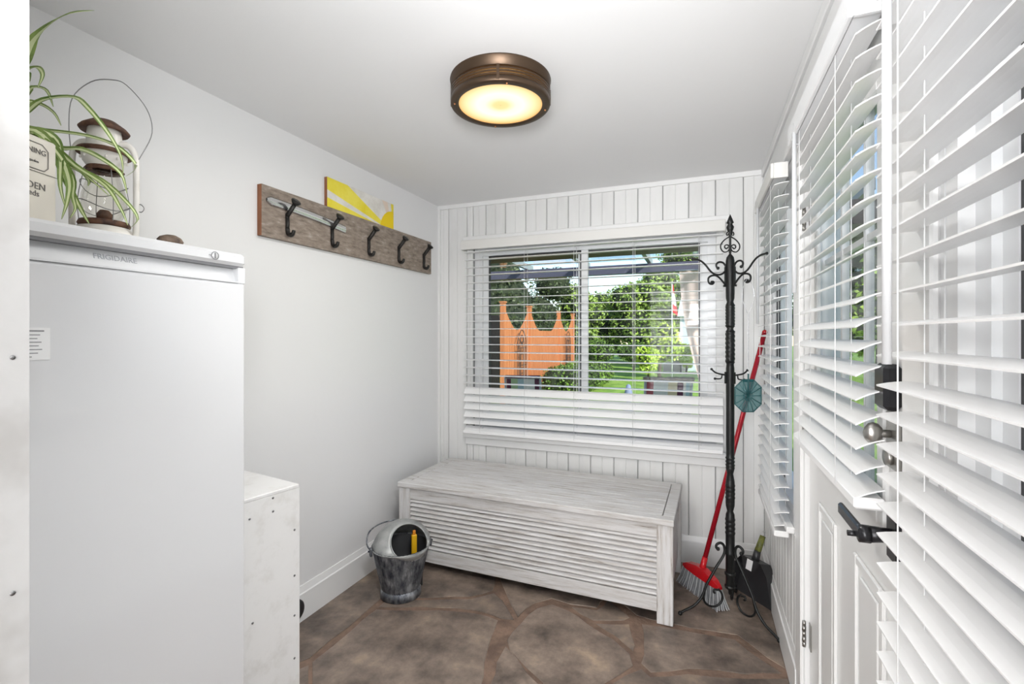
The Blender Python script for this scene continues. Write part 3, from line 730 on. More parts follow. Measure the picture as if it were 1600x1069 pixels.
# tin
c = Vector((-1.22, .571)); d = Vector((-.366, .9306)); s_ = Vector((-.9306, -.366)); TWd = .165
org = c-d*TWd
t = thing('seed_tin', 'cream tin printed with GARDEN seeds on the freezer, left of the lantern', 'tin', (org.x, org.y, FT), math.atan2(d.y, d.x))
MB().box(0, TWd, 0, .09, .0, .17, bev=.004).build('tin_body', M['tin'], t)
LT = Matrix(((1, 0, 0, 0), (0, 0, -1, 0), (0, 1, 0, 0), (0, 0, 0, 1)))
def L(x, z): return Matrix.Translation((x, -.0006, z)) @ LT
text('GARDENING', .0145, t, M['ink'], L(TWd-.066, .140))
text('your garden', .0070, t, M['ink'], L(TWd-.056, .120))
text('GARDEN', .0185, t, M['ink'], L(TWd-.062, .072)); text('Seeds', .016, t, M['ink'], L(TWd-.056, .057))
b = MB()
pts = [(.012, -.001, .105), (TWd-.028, -.001, .105), (TWd-.020, -.001, .113), (TWd-.020, -.001, .146), (TWd-.032, -.001, .156), (.024, -.001, .156), (.012, -.001, .146), (.012, -.001, .105)]
b.tube(pts, .0008, 4); b.tube([(.0, -.001, .100), (TWd, -.001, .100)], .0006, 4)
b.build('border_line', M['ink'], t)
# lantern
t = thing('oil_lantern', 'rusty white hurricane lantern with glass globe on the freezer', 'lantern', (-1.375, .755, FT), R(35)); t.location = (-1.393, .747, FT); t.scale = (.8, .8, 1)
MB().lathe([(.001, 0), (.074, 0), (.078, .006), (.078, .035), (.066, .05), (.03, .056)], seg=40).build('fuel_tank', M['enamel'], t)
MB().lathe([(.030, .056), (.062, .052), (.066, .058), (.062, .066), (.03, .070), (.028, .06)], seg=40).build('burner_plate', M['rust'], t)
MB().lathe([(.001, .066), (.018, .066), (.02, .085), (.012, .095), (.001, .095)], seg=20).build('burner', M['rust'], t)
MB().lathe([(.040, .068), (.050, .085), (.057, .108), (.056, .13), (.048, .155), (.040, .178), (.037, .19)], seg=40).build('globe', M['globe'], t)
b = MB().lathe([(.03, .195), (.046, .190), (.050, .194), (.04, .205), (.04, .207)], seg=32); b.build('globe_holder', M['rust'], t)
b = MB().lathe([(.042, .20), (.050, .21), (.056, .225), (.058, .238)], seg=32)
for k in range(12):
    a = 2*PI*k/12; b.ball((.0565*math.cos(a), .0565*math.sin(a), .220), .004, 6)
b.build('chimney_vent', M['enamel'], t)
MB().lathe([(.045, .236), (.068, .232), (.072, .237), (.066, .243), (.046, .248)], seg=40).build('lower_brim', M['rust'], t)
MB().lathe([(.046, .246), (.043, .285), (.041, .298)], seg=32).build('chimney', M['enamel'], t)
MB().lathe([(.04, .296), (.060, .290), (.064, .295), (.056, .303), (.03, .318), (.001, .322)], seg=40).build('cap', M['rust'], t)
for sx in (-1, 1):
    MB().tube(smooth([(sx*.03, 0, .262), (sx*.062, 0, .262), (sx*.082, 0, .240), (sx*.086, 0, .2), (sx*.086, 0, .06), (sx*.080, 0, .02), (sx*.07, 0, .014)], 4), .0085, 10).build('side_tube', M['enamel'], t)
b = MB()
for z, r in ((.100, .064), (.15, .058)): b.tube([(r*math.cos(2*PI*k/28), r*math.sin(2*PI*k/28), z+.012*math.sin(4*PI*k/28)) for k in range(29)], .0012, 5, caps=False)
for k in range(4):
    a = PI/4+k*PI/2; b.tube(smooth([(.062*math.cos(a), .062*math.sin(a), .058), (.066*math.cos(a), .066*math.sin(a), .11), (.052*math.cos(a), .052*math.sin(a), .18), (.045*math.cos(a), .045*math.sin(a), .195)], 3), .0012, 5)
b.tube(smooth([(.086, 0, .11), (.098, 0, .115), (.108, .0, .105), (.100, 0, .095), (.086, 0, .1)], 4), .0013, 5)
b.build('wire_guard', M['screw'], t)
TT = Matrix.Rotation(R(12), 4, 'Y')
b = MB().tube(smooth([(-.088, 0, .235), (-.094, 0, .30), (-.085, 0, .37), (-.035, 0, .415), (.02, 0, .425), (.06, 0, .415), (.115, 0, .36), (.13, 0, .30), (.10, 0, .24), (.082, 0, .215)], 5), .0013, 6)
b.build('bail_handle', M['screw'], t)
# stone
b = MB(); b.smooth = False
b.lathe([(.001, 0), (.026, .001), (.030, .009), (.024, .017), (.012, .022), (.001, .021)], seg=9, sx=.55, ribs=3, ribd=.12)
o = b.build('brown_stone', M['drift']); o.location = (-1.185, .775, FT); tag(o, 'small flat brown stone on the freezer, right of the lantern', 'stone')
# spider plant
t = thing('spider_plant', 'spider plant with arching striped leaves on the freezer, behind the cream tin', 'houseplant', (-1.385, .50, FT))
MB().lathe([(.001, 0), (.045, 0), (.06, .10), (.066, .10), (.066, .118), (.058, .118), (.056, .1), (.001, .1)], seg=28).build('pot', M['pot'], t)
MB().lathe([(.001, .101), (.056, .101)], seg=20).build('soil', M['soil'], t)
pw = Vector((-1.385, .50, FT))
def leaf(pts, w, parent, offs=None):
    P = smooth(pts, 4); n = len(P); b = MB(); b.smooth = True
    for band, (a0, a1, m_) in enumerate(((-1, -.38, 0), (-.38, .38, 1), (.38, 1, 0))):
        vs = []; fs = []
        for i, p in enumerate(P):
            tg = (P[min(i+1, n-1)]-P[max(i-1, 0)]).normalized(); view = (p-Vector((0, 0, CAMZ))).normalized()
            up = Vector((0, 0, 1)); sd = tg.cross(Vector((.7, -.55, .45)).normalized())
            sd = sd.normalized() if sd.length > .05 else Vector((0, 0, 1))
            s = i/(n-1); ww = 1.3*w*min(1, .45+s*3)*(1-max(0, (s-.35)/.65)**1.6)+.0006
            nr = sd.cross(tg)
            for a in (a0, a1): vs.append(p+sd*ww*a+nr*abs(a)*ww*.35-pw)
        for i in range(n-1): fs.append([2*i, 2*i+1, 2*i+3, 2*i+2])
        b.m = m_; b.add(vs, fs)
    return b.build('leaf', [M['leaf1'], M['leaf2']], parent)
root = pw+Vector((.01, .01, .11))
for w, tt, pts in (
    (.0085, 1.0, [(90, 260), (130, 170), (200, 100), (280, 55), (375, 42)]),
    (.006, .98, [(92, 340), (110, 285), (150, 270), (170, 300), (150, 350)]),
    (.005, 1.02, [(92, 390), (130, 350), (185, 360), (212, 425)]),
    (.0048, 1.0, [(95, 455), (170, 400), (290, 388), (350, 430), (430, 530), (480, 620), (490, 690)]),
    (.004, 1.04, [(95, 515), (180, 520), (340, 540), (460, 580), (530, 640), (538, 675), (500, 702)]),
    (.004, 1.03, [(95, 410), (160, 415), (215, 450), (243, 500)]),
    (.0062, 1.0, [(110, 520), (230, 590), (320, 595), (400, 630), (480, 690), (505, 770)]),
    (.0042, 1.02, [(130, 560), (230, 640), (330, 690), (435, 780)]),
    (.0065, .985, [(140, 520), (235, 620), (275, 720), (268, 800), (245, 872)]),
    (.006, 1.0, [(200, 560), (250, 690), (320, 830), (355, 890)]),
    (.0042, 1.03, [(150, 560), (240, 640), (400, 715), (500, 800), (548, 870), (512, 912)]),
    (.004, .99, [(180, 560), (285, 700), (290, 780), (300, 830), (278, 868)]),
    (.0044, 1.01, [(150, 540), (300, 660), (420, 740), (480, 830), (508, 895)]),
    (.006, .99, [(150, 520), (225, 560), (240, 640), (240, 740), (262, 830)]),
    (.005, 1.05, [(95, 500), (130, 515), (190, 520), (235, 560)]),
    (.0045, 1.04, [(180, 560), (340, 700), (350, 740), (430, 800), (275, 862)][:3]),
):
    P = [at(x*.393, y*.393, tt+(0.02*math.sin(i*1.3))) for i, (x, y) in enumerate(pts)]
    P = [Vector((p.x, p.y, max(p.z, FT+.004))) for p in P]
    leaf([root+Vector((0, 0, 0)), root.lerp(P[0], .5)+Vector((0, 0, .03))]+P, w, t)
for k in range(7):
    a = R(150+k*32); tip = root+Vector((math.cos(a)*.15, math.sin(a)*.10, .02+.05*(k % 3)))
    tip.x = max(tip.x, XL+.03); tip.y = max(tip.y, YF+.03)
    leaf([root, root.lerp(tip, .5)+Vector((0, 0, .12)), tip], .005, t)

# ------------------------------------------------------------ black round cap on the baseboard
o = MB().lathe([(.001, .022), (.040, .022), (.048, .014), (.050, 0)], seg=28, T=Matrix.Translation((XL+.017, 1.74, .078)) @ Matrix.Rotation(PI/2, 4, 'Y')).build('vent_cap', M['blackpl'])
tag(o, 'round black cap on the left baseboard beside the white box', 'vent cap')

# ------------------------------------------------------------ coat stand
PCX, PCY = .135, 2.60
t = thing('coat_stand', 'tall black wrought iron coat stand with scrolled arms and legs', 'coat stand', (PCX, PCY, 0))
prof = [(.001, .10), (.008, .105), (.010, .125), (.017, .13), (.021, .14), (.021, .30), (.024, .305), (.021, .312), (.021, .38)]
for k in range(4): z = .40+k*.022; prof += [(.021, z), (.024, z+.008), (.021, z+.016)]
prof += [(.020, .50), (.014, .515), (.020, .54), (.021, .56)]
for k in range(4): z = .575+k*.020; prof += [(.021, z), (.0235, z+.007), (.021, z+.014)]
prof += [(.020, .665), (.014, .70), (.018, .715), (.021, .73)]
for k in range(3): z = .735+k*.018; prof += [(.019, z), (.0225, z+.007), (.019, z+.014)]
prof += [(.0195, .80), (.0195, 1.22)]
MB().lathe(prof, seg=20).build('pole', M['iron'], t)
# twisted upper pole
def twistz(z0, z1, r, par, lob=.10, turns=7):
    n = int((z1-z0)/.006)+1
    return MB().tube([(0, 0, z0+(z1-z0)*i/n) for i in range(n+1)], r, 18, T=None, lob=lob, twist=2*PI*turns/3/n*1.0).build('twisted_section', M['iron'], par)
MB().lathe([(.0195, 1.22), (.017, 1.24), (.021, 1.25)], seg=20).build('collar', M['iron'], t)
MB().lathe([(.021, 1.40), (.014, 1.415), (.021, 1.43)], seg=20).build('collar', M['iron'], t)
MB().lathe([(.021, 1.53), (.015, 1.548), (.0195, 1.565), (.0205, 1.60), (.0205, 1.75), (.017, 1.768), (.012, 1.775), (.001, 1.79)], seg=20).build('upper_post', M['iron'], t)
twistz(1.25, 1.405, .021, t); twistz(1.425, 1.535, .021, t)
# finial
b = MB().lathe([(.001, 1.78), (.006, 1.79), (.005, 1.87), (.012, 1.884), (.006, 1.892), (.013, 1.90), (.018, 1.918), (.010, 1.932), (.017, 1.938), (.011, 1.956), (.001, 1.98)], seg=14)
b.build('finial', M['iron'], t)
AZ = [R(201), R(322), R(81)]
for a in (AZ[0]+R(0), AZ[0]+PI):
    P = [(312-290, 250), (312-280, 262), (312-295, 240+3), (312-280, 240), (312-272, 255), (312-285, 278)]
    pts = [(300, 252), (290, 262), (280, 255), (282, 242), (298, 240), (308, 256), (300, 276), (275, 282), (257, 262), (258, 235), (280, 208), (305, 192), (318, 178), (312, 162), (297, 163), (290, 175), (297, 184)]
    q = []
    for x, y in pts: q.append((abs(312-x)*.000828 if x < 316 else .0, 0, CAMZ+(HZ-(320+y*.262))/F*2.37))
    MB().tube(smooth(q, 3), .0032, 6, T=Matrix.Rotation(a, 4, 'Z')).build('finial_scroll', M['iron'], t)
def zz(y): return CAMZ+(HZ-(320+y*.262))/F*2.37
up = [(242, 376), (236, 366), (245, 360), (254, 368), (252, 382), (238, 386), (228, 374), (230, 352), (252, 340), (276, 352), (286, 378), (278, 402), (255, 416), (228, 416), (200, 400), (175, 370), (150, 342), (120, 327), (85, 322)]
up = [(240, 378), (232, 372), (230, 355), (245, 342), (268, 345), (284, 365), (284, 392), (268, 410), (242, 418), (212, 410), (188, 388), (168, 362), (145, 340), (118, 327), (86, 323)]
lo = [(203, 462), (210, 458), (215, 464), (206, 473), (190, 470), (182, 455), (184, 436), (200, 424), (226, 422), (252, 440), (284, 478)]
for k, a in enumerate(AZ):
    T = Matrix.Rotation(a, 4, 'Z')
    q1 = smooth([((312-x)*.000828, 0, zz(y)) for x, y in up], 3); q2 = smooth([((312-x)*.000828, 0, zz(y)) for x, y in lo], 3)
    b = MB().tube(q1, .0048, 8, T=T).tube(q2, .0048, 8, T=T).ball(q1[-1], .0072, 8, T=T).ball(q2[0], .008, 8, T=T).ball(q1[0], .008, 8, T=T)
    b.box(.018, .027, -.006, .006, 1.625, 1.72, T=T).box(.018, .033, -.005, .005, 1.622, 1.632, T=T).box(.018, .033, -.005, .005, 1.688, 1.698, T=T)
    b.build('hook_arm', M['iron'], t)
    # mid hook
    z = 1.19
    m1 = smooth([(.02, 0, z-.003), (.05, 0, z+.002), (.074, 0, z+.010), (.092, 0, z+.026)], 3); m2 = smooth([(.034, 0, z), (.040, 0, z-.004), (.043, 0, z-.018), (.055, 0, z-.022), (.075, 0, z-.021)], 3)
    MB().tube(m1, .004, 8, T=T).tube(m2, .0035, 8, T=T).ball(m1[-1], .0065, 8, T=T).ball(m2[-1], .0065, 8, T=T).box(.016, .026, -.006, .006, z-.045, z+.012, T=T).build('lower_hook', M['iron'], t)
    # leg
    lg = [(.060, .328), (.068, .334), (.066, .350), (.048, .358), (.032, .346), (.027, .318), (.036, .290), (.066, .242), (.094, .192), (.116, .152), (.130, .112), (.148, .078), (.182, .044), (.222, .024), (.240, .014), (.248, .008)]
    q = smooth([(r_, 0, z_) for r_, z_ in lg], 3)
    rg = [(.130, .118)]+[(.085+.047*math.cos(g), .090+.047*math.sin(g)) for g in [R(30-24*i) for i in range(12)]]+[(.062, .125), (.078, .128), (.082, .115), (.074, .110)]
    q3 = smooth([(r_, 0, z_) for r_, z_ in rg], 2)
    MB().tube(q, .0065, 8, T=T).ball(q[0], .0095, 8, T=T).tube(q3, .0052, 8, T=T).ball((.246, 0, .010), .011, 8, T=T).box(.018, .03, -.005, .005, .305, .325, T=T).build('leg', M['iron'], t)
MB().lathe([(.021, .135), (.026, .137), (.026, .15), (.021, .152)], seg=16).lathe([(.021, .20), (.026, .202), (.026, .212), (.021, .214)], seg=16).build('collar', M['iron'], t)

# fly swatter hanging on the right arm
A = Vector((PCX, PCY, 0))+Matrix.Rotation(AZ[1], 3, 'Z') @ Vector((.095, 0, 0))
zt = 1.640
hx_, hy_ = A.x, A.y
t = thing('fly_swatter', 'teal octagonal fly swatter hanging by a twisted wire from the coat stand', 'fly swatter', (hx_, hy_, 0), R(21.5))
b = MB(); ztop_, zj, zh = zt+.012, 1.49, 1.19
for s in (-1, 1):
    b.tube(smooth([(0, 0, ztop_), (s*.010, 0, ztop_-.008), (s*.026, 0, ztop_-.05), (s*.026, 0, zj+.06), (s*.004, 0, zj)], 4), .0013, 6)
n = 60
for ph in (0, PI): b.tube([(.0022*math.cos(i*.9+ph)+0*i, .0022*math.sin(i*.9+ph), zj+(zh-zj)*i/n) for i in range(n+1)], .0016, 5)
b.build('wire_handle', M['wire'], t)
oc = []
cz = 1.095; hw_, hh_ = .063, .077
for x, z in ((-.40, 1), (.40, 1), (1, .52), (1, -.52), (.40, -1), (-.40, -1), (-1, -.52), (-1, .52)): oc.append((x*hw_, z*hh_))
def octa(s, ring=False): return [(x*s, 0, cz+z*s) for x, z in oc]
b = MB(); b.tube(octa(1)+[octa(1)[0]], .0025, 6, caps=False); b.tube([(x, 0, z) for x, _, z in octa(.30)]+[octa(.3)[0]], .0018, 6, caps=False)
for p in octa(1): b.tube([(0, -.0018, cz), p], .0020, 5)
for i in range(8):
    P0, P1 = Vector(octa(1)[i]), Vector(octa(1)[(i+1) % 8]); b.tube([(0, 0, cz), (P0+P1)/2], .0014, 5)
b.tube([(0, -.002, zh+.01), (0, -.002, cz)], .0035, 6)
b.box(-.40*hw_, .40*hw_, -.002, .002, cz+hh_-.012, cz+hh_)
b.build('frame', M['tealdark'], t)
b = MB().add([(x*hw_/hw_, -.0004, cz+z) for x, z in oc]+[(x, .0004, cz+z) for x, z in oc], [list(range(8)), list(range(15, 7, -1))]); b.build('paddle', M['teal'], t)

# ------------------------------------------------------------ broom
t = thing('broom', 'red broom with grey bristles leaning in the corner behind the coat stand', 'broom', (.003, 2.746, 0), math.atan2(2.612-2.88, .113+.108))
# local x along the head
b = MB()
b.smooth = False
hl = .14
prof = [(-hl, .115, .012), (-hl*.75, .135, .020), (-.03, .155, .024), (.03, .155, .024), (hl*.75, .135, .020), (hl, .115, .012)]
vs = []; fs = []
for x, z, w in prof:
    vs += [(x, -w, .098), (x, w, .098), (x, w*.8, z-.004), (x, -w*.8, z-.004)]
for i in range(len(prof)-1):
    for k in range(4): fs.append([i*4+k, i*4+(k+1) % 4, (i+1)*4+(k+1) % 4, (i+1)*4+k])
fs += [(3, 2, 1, 0), (20, 21, 22, 23)]
b.add(vs, fs); b.build('head', M['red'], t)
top = Vector((.322, 2.92, 1.40)); Mi = t.matrix_basis.inverted() if False else (Matrix.Translation(t.location) @ Matrix.Rotation(t.rotation_euler.z, 4, 'Z')).inverted()
q = Mi @ top
MB().tube([(0, 0, .125), tuple(Vector((0, 0, .125)).lerp(q, .06))], [.017, .014], 14).build('socket', M['red'], t)
MB().tube([tuple(Vector((0, 0, .125)).lerp(q, .05)), tuple(q)], .0125, 14).build('handle', M['redtube'], t)
MB().ball(tuple(q), .0135, 10).build('handle_cap', M['red'], t)
b = MB(); bw = MB()
for i in range(34):
    for j in range(6):
        x = -hl+.008+(2*hl-.016)*i/33; y = -.014+.0056*j; sp = 1.22
        (bw if i % 3 == 0 else b).tube([(x, y, .10), (x*1.10+random.uniform(-.003, .003), y*1.7, .05), (x*sp+random.uniform(-.004, .004), y*2.6, .002+random.uniform(0, .004))], [.0028, .0032, .0034], 4, caps=False)
tag(b.build('bristle', M['bristle'], t), kind='stuff'); tag(bw.build('pale_bristle', M['bristle2'], t), kind='stuff')

# ------------------------------------------------------------ dustpan
t = thing('dustpan', 'black dustpan with an olive handle leaning in the right corner', 'dustpan', (.255, 2.80, 0))
# local: pan stands on its lip, back leans to +x wall ; build flat then tilt
Tp = Matrix.Rotation(R(-48), 4, 'Z') @ Matrix.Rotation(R(-14), 4, 'X')
b = MB()
w0, w1, H = .115, .078, .20
def panv(y): return [(-w0, y, 0), (w0, y, 0), (w1+.02, y, H*.75), (w1-.02, y, H), (-w1+.02, y, H), (-w1-.02, y, H*.75)]
v0 = panv(0); b.add(v0+[(x, y+.004, z) for x, y, z in v0], [(0, 1, 2, 3, 4, 5), (11, 10, 9, 8, 7, 6)], Tp)
# rim walls growing towards the top, front (-y)
rim = [(-w0, 0, 0, .012), (-w1-.02, 0, H*.75, .06), (-w1+.02, 0, H, .07), (w1-.02, 0, H, .07), (w1+.02, 0, H*.75, .06), (w0, 0, 0, .012)]
for i in range(5):
    a, c = rim[i], rim[i+1]
    b.add([(a[0], 0, a[2]), (c[0], 0, c[2]), (c[0]*1.03, -c[3], c[2]*1.02), (a[0]*1.03, -a[3], a[2]*1.02), (a[0]*1.03, .004, a[2]*1.02), (c[0]*1.03, .004, c[2]*1.02)], [(0, 1, 2, 3), (3, 2, 5, 4)], Tp)
b.add([(-w1+.02, -.07, H*1.02), (w1-.02, -.07, H*1.02), (w1-.045, -.07, H*.72), (-w1+.045, -.07, H*.72)], [(0, 1, 2, 3)], Tp)
pan = b.build('pan', M['blackpl'], t)
MB().tube([(0, -.035, H), (0, -.03, H+.05)], [.020, .017], 10, T=Tp).build('neck', M['blackpl'], t)
MB().tube([(0, -.03, H+.045), (0, -.012, H+.13)], [.017, .014], 10, T=Tp).build('handle', M['olive'], t)
MB().tube([(.010*math.cos(a), -.008, H+.143+.012*math.sin(a)) for a in [2*PI*k/12 for k in range(13)]], .002, 5, caps=False, T=Tp).build('hanging_loop', M['wire'], t)
MB().box(-.018, .018, -.0715, -.0705, H*.74, H*1.0, T=Tp).build('sticker', M['clear'], t)

# ============================================================ OUTDOORS
GZ = -.1
struct('ground_lawn', MB().box(-60, 60, 7.2, 80, GZ-.2, GZ).box(.6, 60, -10, 7.2, GZ-.2, GZ).box(-60, -6, -10, 7.2, GZ-.2, GZ), M['lawn'])
pt_ = struct('ground_patio', MB().box(-6, .6, YB+.15, 7.2, GZ-.2, GZ-.01), M['paver'])
for i in range(8):
    for j in range(5):
        MB().box(-4.6+i*.6, -4.6+i*.6+.59, 3.5+j*.72, 3.5+j*.72+.71, GZ-.01, GZ+.004).build('paving_slab', M['paver'], pt_)
# patio roof: brown ledger, beam, rafters, glazing
t = thing('patio_roof', 'glazed patio roof with a dark beam and pale rafters outside the back window', 'patio roof', (0, 0, 0))
MB().box(-4, 1.5, 3.32, 3.95, 2.03, 2.07).build('soffit', M['brownbeam'], t)
MB().box(-4, 1.5, 3.85, 3.95, 2.07, 2.30).build('ledger', M['brownbeam'], t)
MB().box(-4.2, 1.6, 6.5, 6.6, 2.21, 2.33).build('beam', M['purple'], t)
for k in range(7):
    x = -4.1+k*.86
    MB().add([(x, 3.95, 2.38), (x+.05, 3.95, 2.38), (x+.05, 6.8, 2.34), (x, 6.8, 2.34), (x, 3.95, 2.46), (x+.05, 3.95, 2.46), (x+.05, 6.8, 2.42), (x, 6.8, 2.42)],
             [(0, 3, 2, 1), (4, 5, 6, 7), (0, 1, 5, 4), (1, 2, 6, 5), (2, 3, 7, 6), (3, 0, 4, 7)]).build('rafter', M['rafter'], t)
    if k < 6: MB().box(x+.05, x+.86, 3.95, 6.8, 2.425, 2.431).build('glazing_panel', M['poly'], t)
for x in (-4.1, 1.2): MB().box(x, x+.1, 6.5, 6.6, GZ, 2.21).build('post', M['purple'], t)
# curtain tied back near the right post
t = thing('patio_curtain', 'pale pink outdoor curtain gathered to one side, right of the window view', 'curtain', (0, 0, 0))
b = MB(); b.smooth = True; rows, cols = 16, 30; vs = []
pr_ = at(1064, 417, 6.55); pl_ = at(1120, 417, 6.55)
for i in range(rows+1):
    s = i/rows; z = 2.2-s*1.95
    for k in range(cols+1):
        c_ = k/cols
        sweep = (s**1.7)*.42 if s < .72 else .42*(.72**1.7)+(s-.72)*.0
        x0 = pr_.x+sweep; x1 = pl_.x+.12
        vs.append((x0+(x1-x0)*c_, 6.42+.014*math.sin(c_*26+s)+.01*s, z))
b.add(vs, [[i*(cols+1)+k, i*(cols+1)+k+1, (i+1)*(cols+1)+k+1, (i+1)*(cols+1)+k] for i in range(rows) for k in range(cols)])
b.build('cloth', M['fabric'], t)
MB().tube([(pr_.x-.05, 6.42, 2.205), (pl_.x+.2, 6.42, 2.205)], .01, 8).build('curtain_rod', M['rafter'], t)
# grey curtain outside the near right window
b = MB(); b.smooth = True; cols = 60
vs = [(.62+.018*math.sin(k*.9), -.4+k*.022, z) for z in (GZ+.05, 2.1) for k in range(cols+1)]
b.add(vs, [[k, k+1, cols+2+k, cols+1+k] for k in range(cols)])
tag(b.build('outdoor_curtain', M['greycloth']), 'pale grey pleated curtain hanging outside the nearest right window', 'curtain')

# fence
t = thing('garden_fence', 'orange stained garden fence with scooped panel tops beyond the window', 'fence', (-4, 0, GZ))
ys = [9.64, 11.35, 14.03, 15.75]
for y in ys:
    MB().box(-.05, .05, y-.05, y+.05, 0, 2.2).box(-.065, .065, y-.065, y+.065, 2.2, 2.23).build('fence_post', M['fence'], t)
for p in range(3):
    a, c = ys[p]+.05, ys[p+1]-.05; n = int((c-a)/.14); w = (c-a)/n
    for k in range(n):
        s0, s1 = k/n, (k+1)/n
        def hgt(s):
            e = abs(2*s-1)
            return 1.62+.50*(max(0, (e-.1)/.9))**1.5 if p != 1 else 1.62+.5*(max(0, (e-.45)/.55))**1.5
        y0_, y1_ = a+k*w+.008, a+(k+1)*w-.008; h0, h1 = hgt(s0), hgt(s1)
        vs = [(-.012, y0_, .05), (.012, y0_, .05), (.012, y1_, .05), (-.012, y1_, .05), (-.012, y0_, h0), (.012, y0_, h0), (.012, y1_, h1), (-.012, y1_, h1)]
        MB().add(vs, [(3, 2, 1, 0), (4, 5, 6, 7), (0, 1, 5, 4), (1, 2, 6, 5), (2, 3, 7, 6), (3, 0, 4, 7)]).build('fence_board', M['fence'], t)
    MB().box(-.05, -.013, a, c, .3, .38).box(-.05, -.013, a, c, 1.35, 1.43).build('fence_rail', M['fence'], t)
# dark side fence / shed left of it
t = thing('dark_fence', 'dark timber fence left of the orange fence', 'fence', (0, 0, GZ))
for k in range(9):
    MB().box(-5.9+k*.19, -5.9+k*.19+.18, 9.9, 9.93, 0, 1.95).build('fence_board', mat('old_brown_board', (.09, .06, .05), .8) if k == 0 else D.materials['old_brown_board'], t)
# trellises
for (px, yy, lab) in ((808, 10.5, 'left'), (880, 14.7, 'right')):
    t = thing('wire_trellis', 'rusty arched wire trellis before the orange fence, %s one of the two' % lab, 'trellis', (-3.88, yy, GZ), PI/2)
    b = MB()
    for w_, h_ in ((.28, 1.62), (.18, 1.5), (.08, 1.35)):
        b.tube(smooth([(-w_, 0, 0), (-w_, 0, h_*.75), (-w_*.8, 0, h_*.9), (0, 0, h_), (w_*.8, 0, h_*.9), (w_, 0, h_*.75), (w_, 0, 0)], 4), .011, 5)
    for z in (.35, .8, 1.2): b.tube([(-.28, 0, z), (.28, 0, z)], .010, 5); b.tube([(.09*math.cos(a), 0, z+.18+.09*math.sin(a)) for a in [2*PI*k/10 for k in range(11)]], .010, 5, caps=False)
    b.build('wire', M['rusttrellis'], t)

# trees and shrubs
import numpy as np
def foliage(lobes, n, leaf, seed, parent, mats, flat=.5):
    rng = np.random.default_rng(seed)
    w = np.array([l[3]**2*1.0 for l in lobes]); w /= w.sum(); idx = rng.choice(len(lobes), n, p=w); Lb = np.array([l[:3] for l in lobes])[idx]; rad = np.array([l[3] for l in lobes])[idx]; zs = np.array([l[4] for l in lobes])[idx]
    d = rng.normal(size=(n, 3)); d /= np.linalg.norm(d, axis=1)[:, None]
    rr = rad*(1-.28*rng.random(n)**1.6)*(1+.10*np.sin(d[:, 0]*9+d[:, 2]*7+rad*5)); P = Lb+d*rr[:, None]*np.stack([np.ones(n), np.ones(n), zs], 1)
    a = rng.normal(size=(n, 3)); a /= np.linalg.norm(a, axis=1)[:, None]; b = np.cross(a, d+.4*rng.normal(size=(n, 3))); b /= np.linalg.norm(b, axis=1)[:, None]+1e-9
    s = leaf*(.6+.8*rng.random(n)); q = [P+a*s[:, None], P+b*s[:, None]*.5, P-a*s[:, None], P-b*s[:, None]*.5]
    V = np.stack(q, 1).reshape(-1, 3); nf = n
    verts = V.tolist(); faces = [[4*i, 4*i+1, 4*i+2, 4*i+3] for i in range(n)]; mi = [0]*n
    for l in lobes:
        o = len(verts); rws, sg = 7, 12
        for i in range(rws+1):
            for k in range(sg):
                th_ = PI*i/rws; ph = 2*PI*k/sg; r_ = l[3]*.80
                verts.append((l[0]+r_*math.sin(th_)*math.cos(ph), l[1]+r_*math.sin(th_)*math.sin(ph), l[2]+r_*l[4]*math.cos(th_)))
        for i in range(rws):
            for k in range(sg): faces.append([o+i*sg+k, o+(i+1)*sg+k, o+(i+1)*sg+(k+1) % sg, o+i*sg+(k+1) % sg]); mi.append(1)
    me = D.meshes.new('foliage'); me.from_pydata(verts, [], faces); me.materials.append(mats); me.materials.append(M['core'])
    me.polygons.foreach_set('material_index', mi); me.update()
    o = D.objects.new('foliage', me); COL.objects.link(o); o.parent = parent; o['kind'] = 'stuff'
    return o
def tree(name, label, cat, x, y, h, r, m, n=5000, leaf=.09, seed=1, low=.25, group=None, conif=False):
    t = thing(name, label, cat, (x, y, GZ), 0, group); rnd = random.Random(seed); lobes = []
    if conif:
        for k in range(7):
            s = k/6; lobes.append((rnd.uniform(-.2, .2), rnd.uniform(-.2, .2), h*(.12+.8*s), r*(1.05-.8*s), .8))
    else:
        for k in range(9):
            z = h*(low+(.92-low)*rnd.random()); a = rnd.random()*6.28; q = r*.55*(1-abs(z/h-.55)*.8)
            lobes.append((q*math.cos(a), q*math.sin(a), z, r*rnd.uniform(.38, .58), .85))
        lobes.append((0, 0, h*.5, r*.7, 1.0))
    MB().tube([(0, 0, 0), (.05, 0, h*.4), (0, 0, h*.75)], [h*.035, h*.025, h*.012], 8).build('trunk', M['bark'], t)
    foliage(lobes, n, leaf, seed, t, m)
    return t
